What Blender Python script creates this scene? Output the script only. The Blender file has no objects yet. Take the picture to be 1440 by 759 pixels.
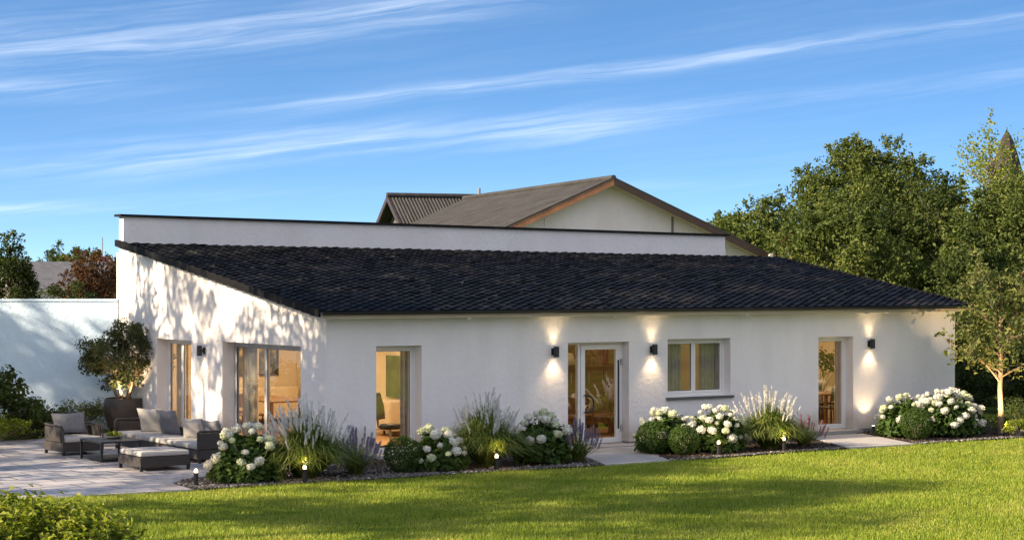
import bpy, math, random
import numpy as np
R = math.radians
scn = bpy.context.scene
col = scn.collection
pi = math.pi

# ------------------------------------------------------------------ helpers
def rs(seed): return np.random.default_rng(seed)

class MB:
    """collects geometry and links it as one mesh object"""
    def __init__(s): s.v = []; s.f = []; s.n = 0; s.bulk = []
    def add(s, vs, fs):
        o = s.n; s.v.extend([tuple(p) for p in vs]); s.n += len(vs)
        s.f.extend([tuple(i + o for i in f) for f in fs]); return s
    def box(s, x0, x1, y0, y1, z0, z1, rot=0.0):
        c = ((x0+x1)/2, (y0+y1)/2)
        P = []
        for z in (z0, z1):
            for x, y in ((x0,y0),(x1,y0),(x1,y1),(x0,y1)):
                if rot:
                    dx, dy = x-c[0], y-c[1]
                    x, y = c[0]+dx*math.cos(rot)-dy*math.sin(rot), c[1]+dx*math.sin(rot)+dy*math.cos(rot)
                P.append((x, y, z))
        return s.add(P, [(3,2,1,0),(4,5,6,7),(0,1,5,4),(1,2,6,5),(2,3,7,6),(3,0,4,7)])
    def prism(s, poly, off):
        """poly: planar 3D loop, extruded by vector off"""
        n = len(poly); P = [tuple(p) for p in poly] + [tuple(np.add(p, off)) for p in poly]
        F = [tuple(range(n-1,-1,-1)), tuple(range(n, 2*n))]
        for i in range(n):
            j = (i+1) % n; F.append((i, j, n+j, n+i))
        return s.add(P, F)
    def tube(s, pts, rad, n=6, cap=True):
        pts = [np.array(p, float) for p in pts]
        if not hasattr(rad, '__len__'): rad = [rad]*len(pts)
        P = []; F = []
        prev = None
        for i, p in enumerate(pts):
            d = pts[min(i+1, len(pts)-1)] - pts[max(i-1, 0)]
            d = d/(np.linalg.norm(d)+1e-9)
            if prev is None:
                a = np.cross(d, (0,0,1.)) if abs(d[2]) < .9 else np.cross(d, (1.,0,0))
            else:
                a = prev - d*np.dot(prev, d)
            a = a/(np.linalg.norm(a)+1e-9); prev = a
            b = np.cross(d, a)
            for k in range(n):
                t = 2*pi*k/n
                P.append(tuple(p + rad[i]*(a*math.cos(t) + b*math.sin(t))))
        for i in range(len(pts)-1):
            for k in range(n):
                F.append((i*n+k, i*n+(k+1)%n, (i+1)*n+(k+1)%n, (i+1)*n+k))
        if cap:
            F.append(tuple(range(n-1,-1,-1))); o = (len(pts)-1)*n; F.append(tuple(o+k for k in range(n)))
        return s.add(P, F)
    def lathe(s, prof, n=20, c=(0,0)):
        P = []; F = []
        for r, z in prof:
            for k in range(n):
                t = 2*pi*k/n; P.append((c[0]+r*math.cos(t), c[1]+r*math.sin(t), z))
        for i in range(len(prof)-1):
            for k in range(n):
                F.append((i*n+k, i*n+(k+1)%n, (i+1)*n+(k+1)%n, (i+1)*n+k))
        return s.add(P, F)
    def quads(s, V):
        """V: (N,4,3) array of quads"""
        s.bulk.append(('q', np.asarray(V, dtype=np.float32))); return s
    def tris(s, V):
        s.bulk.append(('t', np.asarray(V, dtype=np.float32))); return s
    def mesh(s, name, mat, smooth=False):
        me = bpy.data.meshes.new(name)
        vs = [np.array(s.v, dtype=np.float32).reshape(-1, 3)]
        loops = []; starts = []; tot = 0; off = s.n
        li = [i for f in s.f for i in f]
        loops.append(np.array(li, dtype=np.int32))
        ln = np.array([len(f) for f in s.f], dtype=np.int32)
        st = np.concatenate([[0], np.cumsum(ln)[:-1]]).astype(np.int32) if len(ln) else np.zeros(0, np.int32)
        starts.append(st); tot = len(li)
        for kind, V in s.bulk:
            k = 4 if kind == 'q' else 3; n = len(V)
            vs.append(V.reshape(-1, 3)); loops.append(np.arange(off, off+n*k, dtype=np.int32))
            starts.append(np.arange(tot, tot+n*k, k, dtype=np.int32)); off += n*k; tot += n*k
        vv = np.concatenate(vs); ll = np.concatenate(loops); ss = np.concatenate(starts)
        me.vertices.add(len(vv)); me.vertices.foreach_set('co', vv.ravel())
        me.loops.add(len(ll)); me.loops.foreach_set('vertex_index', ll)
        me.polygons.add(len(ss)); me.polygons.foreach_set('loop_start', ss)
        me.update(calc_edges=True); me.validate()
        me.polygons.foreach_set('use_smooth', np.full(len(me.polygons), bool(smooth), dtype=bool))
        me.materials.append(mat)
        return me
    def build(s, name, mat, parent=None, smooth=False, bevel=0.0, loc=None):
        o = bpy.data.objects.new(name, s.mesh(name, mat, smooth)); col.objects.link(o)
        if parent: o.parent = parent
        if loc: o.location = loc
        if bevel:
            m = o.modifiers.new('bevel', 'BEVEL'); m.width = bevel; m.segments = 2; m.limit_method = 'ANGLE'
        return o

def tag(o, label=None, cat=None, group=None, kind=None):
    if label: o['label'] = label
    if cat: o['category'] = cat
    if group: o['group'] = group
    if kind: o['kind'] = kind
    return o
def empty(name, loc=(0,0,0), rz=0.0, label=None, cat=None, group=None):
    o = bpy.data.objects.new(name, None); col.objects.link(o)
    o.empty_display_size = .2
    o.location = loc; o.rotation_euler = (0, 0, rz)
    return tag(o, label, cat, group)
def inst(name, me, parent=None, loc=(0,0,0), rot=(0,0,0), sc=1.0):
    o = bpy.data.objects.new(name, me); col.objects.link(o)
    if parent: o.parent = parent
    o.location = loc; o.rotation_euler = rot
    o.scale = (sc, sc, sc) if not hasattr(sc, '__len__') else sc
    return o
def copy_tree(o, parent=None):
    c = o.copy(); col.objects.link(c)
    if parent: c.parent = parent
    for ch in list(o.children): copy_tree(ch, c)
    return c

# ------------------------------------------------------------------ materials
def newmat(name):
    m = bpy.data.materials.new(name); m.use_nodes = True
    nt = m.node_tree; nt.nodes.clear()
    out = nt.nodes.new('ShaderNodeOutputMaterial')
    return m, nt, out
def node(nt, typ, **kw):
    n = nt.nodes.new(typ)
    for k, v in kw.items():
        if k.startswith('i_'):
            key = k[2:]
            key = int(key) if key.isdigit() else key.replace('_', ' ')
            n.inputs[key].default_value = v
        else: setattr(n, k, v)
    return n
def ramp(nt, stops, fac=None, interp='LINEAR'):
    r = nt.nodes.new('ShaderNodeValToRGB'); cr = r.color_ramp; cr.interpolation = interp
    while len(cr.elements) > 1: cr.elements.remove(cr.elements[-1])
    cr.elements[0].position = stops[0][0]; cr.elements[0].color = (*stops[0][1], 1)
    for p, c in stops[1:]:
        e = cr.elements.new(p); e.color = (*c, 1)
    if fac is not None: nt.links.new(fac, r.inputs[0])
    return r
def mat(name, c1, c2=None, rough=.6, scale=3.0, bump=0.0, bscale=40.0, metal=0.0, spec=.5, detail=6.0, stretch=(1,1,1)):
    """principled surface whose colour wanders between c1 and c2, with a fine noise bump"""
    m, nt, out = newmat(name)
    b = node(nt, 'ShaderNodeBsdfPrincipled'); b.inputs['Roughness'].default_value = rough
    b.inputs['Metallic'].default_value = metal; b.inputs['Specular IOR Level'].default_value = spec
    nt.links.new(b.outputs[0], out.inputs[0])
    tc = node(nt, 'ShaderNodeTexCoord'); mp = node(nt, 'ShaderNodeMapping'); mp.inputs['Scale'].default_value = stretch
    nt.links.new(tc.outputs['Object'], mp.inputs[0])
    n = node(nt, 'ShaderNodeTexNoise'); n.inputs['Scale'].default_value = scale; n.inputs['Detail'].default_value = detail
    nt.links.new(mp.outputs[0], n.inputs['Vector'])
    c2 = c2 or tuple(x*.8 for x in c1)
    r = ramp(nt, [(.3, c2), (.7, c1)], n.outputs['Fac']); nt.links.new(r.outputs[0], b.inputs['Base Color'])
    if bump:
        n2 = node(nt, 'ShaderNodeTexNoise'); n2.inputs['Scale'].default_value = bscale; n2.inputs['Detail'].default_value = 4
        nt.links.new(mp.outputs[0], n2.inputs['Vector'])
        bp = node(nt, 'ShaderNodeBump'); bp.inputs['Strength'].default_value = bump; bp.inputs['Distance'].default_value = .02
        nt.links.new(n2.outputs['Fac'], bp.inputs['Height']); nt.links.new(bp.outputs[0], b.inputs['Normal'])
    return m
def leafmat(name, cols, trans=.35, rough=.6, vscale=.5, tmul=(1.3,1.35,.6)):
    """foliage: each leaf its own colour out of a ramp, light shows through"""
    m, nt, out = newmat(name)
    g = node(nt, 'ShaderNodeNewGeometry')
    n = node(nt, 'ShaderNodeTexNoise'); n.inputs['Scale'].default_value = vscale; n.inputs['Detail'].default_value = 2
    tc = node(nt, 'ShaderNodeTexCoord'); nt.links.new(tc.outputs['Object'], n.inputs['Vector'])
    a = node(nt, 'ShaderNodeMath', operation='MULTIPLY_ADD'); a.inputs[1].default_value = .9; 
    nt.links.new(n.outputs['Fac'], a.inputs[0])
    s = node(nt, 'ShaderNodeMath', operation='MULTIPLY_ADD'); s.inputs[1].default_value = .7; s.inputs[2].default_value = -.32
    nt.links.new(g.outputs['Random Per Island'], s.inputs[0]); nt.links.new(s.outputs[0], a.inputs[2])
    k = len(cols)
    r = ramp(nt, [(i/(k-1), c) for i, c in enumerate(cols)], a.outputs[0])
    b = node(nt, 'ShaderNodeBsdfPrincipled'); b.inputs['Roughness'].default_value = rough; b.inputs['Specular IOR Level'].default_value = .22
    t = node(nt, 'ShaderNodeBsdfTranslucent')
    hs = node(nt, 'ShaderNodeMix', data_type='RGBA', blend_type='MULTIPLY'); hs.inputs[0].default_value = 1.0
    hs.inputs[7].default_value = (*tmul, 1); nt.links.new(r.outputs[0], hs.inputs[6])
    nt.links.new(r.outputs[0], b.inputs['Base Color']); nt.links.new(hs.outputs[2], t.inputs['Color'])
    mx = node(nt, 'ShaderNodeMixShader'); mx.inputs[0].default_value = trans
    nt.links.new(b.outputs[0], mx.inputs[1]); nt.links.new(t.outputs[0], mx.inputs[2]); nt.links.new(mx.outputs[0], out.inputs[0])
    return m
def glow(name, c, st):
    m, nt, out = newmat(name); e = node(nt, 'ShaderNodeEmission'); e.inputs[0].default_value = (*c, 1); e.inputs[1].default_value = st
    nt.links.new(e.outputs[0], out.inputs[0]); return m
def glassmat(name, tint=(.95,.97,.95), ior=1.9):
    m, nt, out = newmat(name)
    t = node(nt, 'ShaderNodeBsdfTransparent'); t.inputs[0].default_value = (*tint, 1)
    g = node(nt, 'ShaderNodeBsdfGlossy'); g.inputs['Roughness'].default_value = 0.01
    f = node(nt, 'ShaderNodeFresnel'); ge = node(nt, 'ShaderNodeNewGeometry'); mr = node(nt, 'ShaderNodeMapRange')
    mr.inputs[3].default_value = ior; mr.inputs[4].default_value = 1/ior      # both faces of the pane reflect alike
    nt.links.new(ge.outputs['Backfacing'], mr.inputs[0]); nt.links.new(mr.outputs[0], f.inputs[0])
    x = node(nt, 'ShaderNodeMixShader'); nt.links.new(f.outputs[0], x.inputs[0])
    nt.links.new(t.outputs[0], x.inputs[1]); nt.links.new(g.outputs[0], x.inputs[2]); nt.links.new(x.outputs[0], out.inputs[0])
    return m

def stucco_mat(name, c1, c2, streak=.0):
    m, nt, out = newmat(name)
    b = node(nt, 'ShaderNodeBsdfPrincipled'); b.inputs['Roughness'].default_value = .9; b.inputs['Specular IOR Level'].default_value = .2
    nt.links.new(b.outputs[0], out.inputs[0])
    tc = node(nt, 'ShaderNodeTexCoord')
    n = node(nt, 'ShaderNodeTexNoise'); n.inputs['Scale'].default_value = .9; n.inputs['Detail'].default_value = 7; n.inputs['Roughness'].default_value = .6
    mp = node(nt, 'ShaderNodeMapping'); mp.inputs['Scale'].default_value = (1, 1, .45)
    nt.links.new(tc.outputs['Object'], mp.inputs[0]); nt.links.new(mp.outputs[0], n.inputs['Vector'])
    r = ramp(nt, [(.3, c2), (.65, c1)], n.outputs['Fac'])
    # rain splash at the foot and faint vertical streaks
    sz = node(nt, 'ShaderNodeSeparateXYZ'); nt.links.new(tc.outputs['Object'], sz.inputs[0])
    st = node(nt, 'ShaderNodeTexNoise'); st.inputs['Scale'].default_value = 1.0; st.inputs['Detail'].default_value = 6
    sm = node(nt, 'ShaderNodeMapping'); sm.inputs['Scale'].default_value = (2.2,2.2,.5); nt.links.new(tc.outputs['Object'], sm.inputs[0]); nt.links.new(sm.outputs[0], st.inputs['Vector'])
    hh = node(nt, 'ShaderNodeMath', operation='MULTIPLY_ADD'); hh.inputs[1].default_value = -.55; nt.links.new(st.outputs['Fac'], hh.inputs[0]); nt.links.new(sz.outputs[2], hh.inputs[2])
    sp_ = ramp(nt, [(0, (.70,.66,.60)), (.30, (1,1,1))], hh.outputs[0])
    sk = ramp(nt, [(.35, (.965,.96,.95)), (.6, (1,1,1))], st.outputs['Fac'])
    m1 = node(nt, 'ShaderNodeMix', data_type='RGBA', blend_type='MULTIPLY'); m1.inputs[0].default_value = 1; m2 = node(nt, 'ShaderNodeMix', data_type='RGBA', blend_type='MULTIPLY'); m2.inputs[0].default_value = 1
    nt.links.new(r.outputs[0], m1.inputs[6]); nt.links.new(sp_.outputs[0], m1.inputs[7]); nt.links.new(m1.outputs[2], m2.inputs[6]); nt.links.new(sk.outputs[0], m2.inputs[7]); nt.links.new(m2.outputs[2], b.inputs['Base Color'])
    v = node(nt, 'ShaderNodeTexNoise'); v.inputs['Scale'].default_value = 55; v.inputs['Detail'].default_value = 5
    w = node(nt, 'ShaderNodeTexNoise'); w.inputs['Scale'].default_value = 9; w.inputs['Detail'].default_value = 3
    nt.links.new(tc.outputs['Object'], v.inputs['Vector']); nt.links.new(tc.outputs['Object'], w.inputs['Vector'])
    ad = node(nt, 'ShaderNodeMath', operation='MULTIPLY_ADD'); ad.inputs[1].default_value = .6
    nt.links.new(v.outputs['Fac'], ad.inputs[0]); nt.links.new(w.outputs['Fac'], ad.inputs[2])
    bp = node(nt, 'ShaderNodeBump'); bp.inputs['Strength'].default_value = .7; bp.inputs['Distance'].default_value = .02
    nt.links.new(ad.outputs[0], bp.inputs['Height']); nt.links.new(bp.outputs[0], b.inputs['Normal'])
    return m

M = {}
M['stucco'] = stucco_mat('white_render', (.83,.805,.80), (.765,.74,.735))
M['garden_wall'] = stucco_mat('sky_tinted_white_render', (.64,.79,.94), (.55,.72,.91))  # white wall; the sky blue of its shade is put into the colour
M['barn_render'] = stucco_mat('old_barn_render', (.80,.755,.76), (.69,.65,.65))
M['plinth'] = mat('plinth_grey', (.20,.20,.21), rough=.85, bump=.3)
M['frame'] = mat('white_frame', (.78,.77,.75), (.74,.73,.72), rough=.35)
M['alu'] = mat('grey_aluminium', (.42,.42,.44), rough=.4)
M['black'] = mat('black_metal', (.018,.018,.02), (.012,.012,.013), rough=.4)
M['verge'] = mat('black_verge', (.006,.006,.007), rough=.75, spec=.15)
M['coping'] = mat('dark_coping', (.012,.012,.013), (.009,.009,.010), rough=.7, spec=.2)
M['glass'] = glassmat('window_glass')
M['soffit'] = mat('pale_soffit_wood', (.55,.47,.36), (.46,.38,.28), rough=.6, scale=6, stretch=(.2,4,1))
M['stone_sill'] = mat('dark_sill', (.10,.10,.11), rough=.4)
M['room'] = mat('warm_room_wall', (.60,.50,.37), (.50,.41,.29), rough=.9, scale=1.2)
M['room_floor'] = mat('oak_floor', (.42,.25,.12), (.30,.17,.08), rough=.35, scale=5, stretch=(.3,3,1))
M['wood'] = mat('brown_wood', (.22,.11,.05), (.13,.065,.03), rough=.4, scale=5, stretch=(.4,3,3))
M['darkwood'] = mat('dark_wood', (.05,.03,.02), (.03,.02,.012), rough=.4, scale=5)
M['curtain'] = mat('linen_curtain', (.58,.47,.38), (.50,.40,.32), rough=.95, scale=4)
M['voile'] = mat('grey_voile', (.46,.385,.33), (.36,.30,.26), rough=.95, scale=8)
M['cloth_grey'] = mat('grey_outdoor_cloth', (.19,.19,.205), (.15,.15,.165), rough=.95, scale=14, bump=.3, bscale=160)
M['cloth_light'] = mat('light_outdoor_cloth', (.44,.42,.40), (.37,.355,.34), rough=.95, scale=9, bump=.3, bscale=160)
M['pot'] = mat('brown_fibre_pot', (.075,.055,.045), (.05,.037,.03), rough=.55, scale=5, bump=.2, bscale=20)
M['bark'] = mat('grey_bark', (.10,.08,.06), (.05,.04,.03), rough=.95, scale=9, bump=.8, bscale=25, stretch=(1,1,.3))
M['bark_tan'] = mat('tan_bark', (.30,.21,.13), (.20,.13,.08), rough=.9, scale=9, bump=.6, bscale=30, stretch=(1,1,.3))
M['twig'] = mat('grey_twig', (.22,.19,.15), (.13,.11,.09), rough=.9, scale=9)
M['soil'] = mat('dark_mulch', (.035,.025,.02), (.014,.010,.008), rough=1.0, scale=22, bump=1.0, bscale=60)
M['bulb'] = glow('warm_bulb', (1.0,.72,.38), 9)
M['bulb_soft'] = glow('soft_bollard_glow', (1.0,.78,.50), 1.3)
# wicker: fine woven bump
def wicker():
    m, nt, out = newmat('dark_wicker')
    b = node(nt, 'ShaderNodeBsdfPrincipled'); b.inputs['Roughness'].default_value = .55; nt.links.new(b.outputs[0], out.inputs[0])
    tc = node(nt, 'ShaderNodeTexCoord')
    w = node(nt, 'ShaderNodeTexWave', bands_direction='Z'); w.inputs['Scale'].default_value = 14; w.inputs['Distortion'].default_value = 1.0
    nt.links.new(tc.outputs['Object'], w.inputs['Vector'])
    n = node(nt, 'ShaderNodeTexNoise'); n.inputs['Scale'].default_value = 30
    nt.links.new(tc.outputs['Object'], n.inputs['Vector'])
    mu = node(nt, 'ShaderNodeMath', operation='MULTIPLY'); nt.links.new(w.outputs['Fac'], mu.inputs[0]); nt.links.new(n.outputs['Fac'], mu.inputs[1])
    r = ramp(nt, [(.1, (.018,.015,.014)), (.6, (.055,.044,.038))], mu.outputs[0]); nt.links.new(r.outputs[0], b.inputs['Base Color'])
    bp = node(nt, 'ShaderNodeBump'); bp.inputs['Strength'].default_value = .6; bp.inputs['Distance'].default_value = .01
    nt.links.new(mu.outputs[0], bp.inputs['Height']); nt.links.new(bp.outputs[0], b.inputs['Normal'])
    return m
M['wicker'] = wicker()
# roof tiles: glossy engobe, each tile slightly different
def tiles():
    m, nt, out = newmat('anthracite_roof_tiles')
    b = node(nt, 'ShaderNodeBsdfPrincipled'); nt.links.new(b.outputs[0], out.inputs[0])
    tc = node(nt, 'ShaderNodeTexCoord')
    mp = node(nt, 'ShaderNodeMapping'); mp.inputs['Scale'].default_value = (1/.2625, 1/.252, 0)
    nt.links.new(tc.outputs['Object'], mp.inputs[0])
    w = node(nt, 'ShaderNodeTexWhiteNoise', noise_dimensions='2D')
    fl = node(nt, 'ShaderNodeVectorMath', operation='FLOOR'); nt.links.new(mp.outputs[0], fl.inputs[0]); nt.links.new(fl.outputs[0], w.inputs['Vector'])
    r = ramp(nt, [(0, (.0042,.0046,.0062)), (.7, (.006,.0066,.0088)), (.93,(.0085,.009,.0115)), (1, (.018,.017,.016))], w.outputs['Value'])
    n = node(nt, 'ShaderNodeTexNoise'); n.inputs['Scale'].default_value = .55; n.inputs['Detail'].default_value = 6
    nt.links.new(tc.outputs['Object'], n.inputs['Vector'])
    li = ramp(nt, [(.52, (0,0,0)), (.76, (.045,.040,.033))], n.outputs['Fac'])
    n3 = node(nt, 'ShaderNodeTexNoise'); n3.inputs['Scale'].default_value = 7; n3.inputs['Detail'].default_value = 4; nt.links.new(tc.outputs['Object'], n3.inputs['Vector'])
    mm = node(nt, 'ShaderNodeMix', data_type='RGBA', blend_type='MULTIPLY'); mm.inputs[0].default_value = 1
    nt.links.new(li.outputs[0], mm.inputs[6]); nt.links.new(n3.outputs['Color'], mm.inputs[7])
    ad = node(nt, 'ShaderNodeMix', data_type='RGBA', blend_type='ADD'); ad.inputs[0].default_value = 1
    nt.links.new(r.outputs[0], ad.inputs[6]); nt.links.new(mm.outputs[2], ad.inputs[7]); nt.links.new(ad.outputs[2], b.inputs['Base Color'])
    rr = node(nt, 'ShaderNodeMapRange'); rr.inputs[3].default_value = .34; rr.inputs[4].default_value = .6
    nt.links.new(n3.outputs['Fac'], rr.inputs[0]); nt.links.new(rr.outputs[0], b.inputs['Roughness'])
    b.inputs['Specular IOR Level'].default_value = .10
    return m
M['tiles'] = tiles()
def corrugated(name, c1, c2, scale, direction='X'):
    m, nt, out = newmat(name)
    b = node(nt, 'ShaderNodeBsdfPrincipled'); b.inputs['Roughness'].default_value = .85; nt.links.new(b.outputs[0], out.inputs[0])
    tc = node(nt, 'ShaderNodeTexCoord')
    n = node(nt, 'ShaderNodeTexNoise'); n.inputs['Scale'].default_value = 1.3; n.inputs['Detail'].default_value = 8; n.inputs['Roughness'].default_value = .65
    mp = node(nt, 'ShaderNodeMapping'); mp.inputs['Scale'].default_value = (2.5,.5,1); nt.links.new(tc.outputs['Object'], mp.inputs[0]); nt.links.new(mp.outputs[0], n.inputs['Vector'])
    r = ramp(nt, [(.3, c2), (.7, c1)], n.outputs['Fac']); nt.links.new(r.outputs[0], b.inputs['Base Color'])
    return m
M['barn_roof'] = corrugated('weathered_fibre_cement', (.048,.047,.046), (.016,.0155,.015), 20)
M['rust_wood'] = mat('rusty_verge_board', (.36,.17,.08), (.20,.10,.055), rough=.8, scale=3)
# paving
def paving():
    m, nt, out = newmat('light_stone_paving')
    b = node(nt, 'ShaderNodeBsdfPrincipled'); nt.links.new(b.outputs[0], out.inputs[0])
    tc = node(nt, 'ShaderNodeTexCoord')
    br = node(nt, 'ShaderNodeTexBrick'); br.offset = .5; br.inputs['Scale'].default_value = 1.0
    br.inputs['Brick Width'].default_value = .9; br.inputs['Row Height'].default_value = .6; br.inputs['Mortar Size'].default_value = .018
    br.inputs['Color1'].default_value = (.44,.42,.43,1); br.inputs['Color2'].default_value = (.33,.315,.33,1); br.inputs['Mortar'].default_value = (.06,.057,.057,1)
    nt.links.new(tc.outputs['Object'], br.inputs['Vector'])
    n = node(nt, 'ShaderNodeTexNoise'); n.inputs['Scale'].default_value = 1.6; n.inputs['Detail'].default_value = 9; n.inputs['Roughness'].default_value = .65; n.inputs['Distortion'].default_value = .6
    nt.links.new(tc.outputs['Object'], n.inputs['Vector'])
    r = ramp(nt, [(.3, (.72,.72,.75)), (.55, (1,1,1)), (.75, (1.15,1.1,1.05))], n.outputs['Fac'])
    mm = node(nt, 'ShaderNodeMix', data_type='RGBA', blend_type='MULTIPLY'); mm.inputs[0].default_value = 1
    nt.links.new(br.outputs['Color'], mm.inputs[6]); nt.links.new(r.outputs[0], mm.inputs[7]); nt.links.new(mm.outputs[2], b.inputs['Base Color'])
    rr = node(nt, 'ShaderNodeMapRange'); rr.inputs[1].default_value = .35; rr.inputs[2].default_value = .7; rr.inputs[3].default_value = .22; rr.inputs[4].default_value = .6
    nt.links.new(n.outputs['Fac'], rr.inputs[0]); nt.links.new(rr.outputs[0], b.inputs['Roughness'])
    bp = node(nt, 'ShaderNodeBump'); bp.inputs['Strength'].default_value = .35; bp.inputs['Distance'].default_value = .01
    nt.links.new(mm.outputs[2], bp.inputs['Height']); nt.links.new(bp.outputs[0], b.inputs['Normal'])
    return m
M['paving'] = paving()
M['slab'] = mat('grey_stone_slab', (.40,.38,.37), (.31,.30,.30), rough=.6, scale=3, bump=.2, bscale=30)
def lawnmat(name, blade):
    m, nt, out = newmat(name)
    tc = node(nt, 'ShaderNodeTexCoord'); n = node(nt, 'ShaderNodeTexNoise'); n.inputs['Scale'].default_value = .7; n.inputs['Detail'].default_value = 5
    nt.links.new(tc.outputs['Object'], n.inputs['Vector'])
    if not blade:
        n2 = node(nt, 'ShaderNodeTexNoise'); n2.inputs['Scale'].default_value = 40; nt.links.new(tc.outputs['Object'], n2.inputs['Vector'])
        mx = node(nt, 'ShaderNodeMath', operation='MULTIPLY_ADD'); mx.inputs[1].default_value = .5; nt.links.new(n2.outputs['Fac'], mx.inputs[0]); nt.links.new(n.outputs['Fac'], mx.inputs[2])
        r = ramp(nt, [(.5, (.05,.08,.008)), (1, (.10,.135,.014))], mx.outputs[0])
        b = node(nt, 'ShaderNodeBsdfPrincipled'); b.inputs['Roughness'].default_value = .95; b.inputs['Specular IOR Level'].default_value = .1
        nt.links.new(r.outputs[0], b.inputs['Base Color']); nt.links.new(b.outputs[0], out.inputs[0]); return m
    g = node(nt, 'ShaderNodeNewGeometry')
    a = node(nt, 'ShaderNodeMath', operation='MULTIPLY_ADD'); a.inputs[1].default_value = .55
    h = node(nt, 'ShaderNodeMath', operation='MULTIPLY'); h.inputs[1].default_value = .74
    nt.links.new(n.outputs['Fac'], h.inputs[0]); nt.links.new(g.outputs['Random Per Island'], a.inputs[0]); nt.links.new(h.outputs[0], a.inputs[2])
    r = ramp(nt, [(.12, (.06,.12,.011)), (.42, (.185,.27,.022)), (.76, (.30,.37,.040)), (1, (.46,.42,.12))], a.outputs[0])
    b = node(nt, 'ShaderNodeBsdfPrincipled'); b.inputs['Roughness'].default_value = .5; b.inputs['Specular IOR Level'].default_value = .3
    t = node(nt, 'ShaderNodeBsdfTranslucent'); mx = node(nt, 'ShaderNodeMixShader'); mx.inputs[0].default_value = .4
    nt.links.new(r.outputs[0], b.inputs['Base Color']); nt.links.new(r.outputs[0], t.inputs[0])
    nt.links.new(b.outputs[0], mx.inputs[1]); nt.links.new(t.outputs[0], mx.inputs[2]); nt.links.new(mx.outputs[0], out.inputs[0])
    return m
M['lawn'] = lawnmat('lawn_soil', False); M['blade'] = lawnmat('lawn_blades', True)
M['ground'] = mat('meadow_ground', (.06,.075,.02), (.04,.05,.015), rough=1, scale=.1)
def pebblemat():
    m, nt, out = newmat('mixed_pebbles'); g = node(nt, 'ShaderNodeNewGeometry')
    r = ramp(nt, [(0, (.04,.04,.043)), (.55, (.10,.097,.093)), (.85, (.19,.18,.17)), (1, (.42,.40,.37))], g.outputs['Random Per Island'])
    b = node(nt, 'ShaderNodeBsdfPrincipled'); b.inputs['Roughness'].default_value = .75; nt.links.new(r.outputs[0], b.inputs['Base Color']); nt.links.new(b.outputs[0], out.inputs[0]); return m
M['pebble'] = pebblemat()
def chipmat():
    m, nt, out = newmat('bark_chips'); g = node(nt, 'ShaderNodeNewGeometry')
    r = ramp(nt, [(0, (.02,.012,.008)), (.6, (.06,.035,.022)), (1, (.14,.085,.05))], g.outputs['Random Per Island'])
    b = node(nt, 'ShaderNodeBsdfPrincipled'); b.inputs['Roughness'].default_value = .9; nt.links.new(r.outputs[0], b.inputs['Base Color']); nt.links.new(b.outputs[0], out.inputs[0]); return m
M['chip'] = chipmat()

M['leaf_dark'] = leafmat('dark_green_leaves', [(.018,.032,.008), (.045,.068,.014), (.10,.125,.026)], .3, vscale=.45)
M['leaf_mid'] = leafmat('mid_green_leaves', [(.032,.054,.013), (.088,.122,.028), (.20,.225,.058)], .35, vscale=.5)
M['leaf_olive'] = leafmat('olive_leaves', [(.026,.038,.017), (.06,.075,.034), (.12,.13,.06)], .25, vscale=2)
M['leaf_sun'] = leafmat('yellow_green_leaves', [(.08,.125,.014), (.20,.245,.028), (.36,.36,.055)], .4, vscale=3)
M['leaf_red'] = leafmat('russet_leaves', [(.03,.018,.010), (.095,.042,.022), (.16,.10,.035)], .3, vscale=.8)
M['leaf_hyd'] = leafmat('hydrangea_leaves', [(.024,.052,.012), (.05,.095,.018), (.10,.15,.03)], .3, vscale=3)
M['leaf_box'] = leafmat('boxwood_leaves', [(.020,.045,.008), (.045,.085,.014), (.085,.13,.022)], .3, vscale=4)
M['leaf_bluish'] = leafmat('grey_green_leaves', [(.05,.07,.022), (.115,.14,.04), (.23,.235,.07)], .3, vscale=3)
M['grass_blade'] = leafmat('arching_grass_blades', [(.05,.085,.016), (.12,.165,.032), (.27,.28,.09)], .35, vscale=4)
M['plume'] = leafmat('silvery_plumes', [(.68,.66,.63), (.77,.76,.74), (.84,.83,.82)], .5, vscale=4, tmul=(1,1,1))
M['petal'] = leafmat('white_petals', [(.62,.64,.52), (.74,.73,.66), (.82,.81,.79)], .3, vscale=9, tmul=(1,1,.96))
M['petal_green'] = leafmat('greenish_petals', [(.45,.52,.30), (.62,.66,.46), (.74,.75,.64)], .3, vscale=9, tmul=(1,1,.9))
M['lav'] = leafmat('lavender_flowers', [(.12,.11,.19), (.19,.17,.27), (.30,.28,.37)], .3, vscale=6)
M['rose'] = leafmat('dusky_flowers', [(.14,.06,.12), (.25,.12,.18), (.38,.25,.28)], .3, vscale=6)

# ------------------------------------------------------------------ vegetation geometry
def unit(v): return v/(np.linalg.norm(v, axis=-1, keepdims=True)+1e-9)
def leaf_quads(g, P, N, size, aspect=.5, droop=.2, fold=.15):
    """rhombic folded leaves at points P lying across directions N"""
    n = len(P)
    N = unit(N)
    a = unit(np.cross(N, unit(g.normal(size=(n,3)))))
    a[:,2] -= droop; a = unit(a)
    b = unit(np.cross(N, a))
    L = (size*g.uniform(.7, 1.3, n))[:,None]; W = L*aspect*g.uniform(.8,1.2,(n,1))
    up = unit(np.cross(a, b))*L*fold
    return np.stack([P - a*L*.5, P - b*W*.5 + up, P + a*L*.5, P + b*W*.5 + up], 1)
def blob(g, c, r, n, out=.55):
    """n points in an ellipsoid, denser near its skin; returns points and outward directions"""
    d = unit(g.normal(size=(n,3))); rad = g.uniform(0,1,n)**out
    return np.asarray(c) + d*rad[:,None]*np.asarray(r), d
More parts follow.
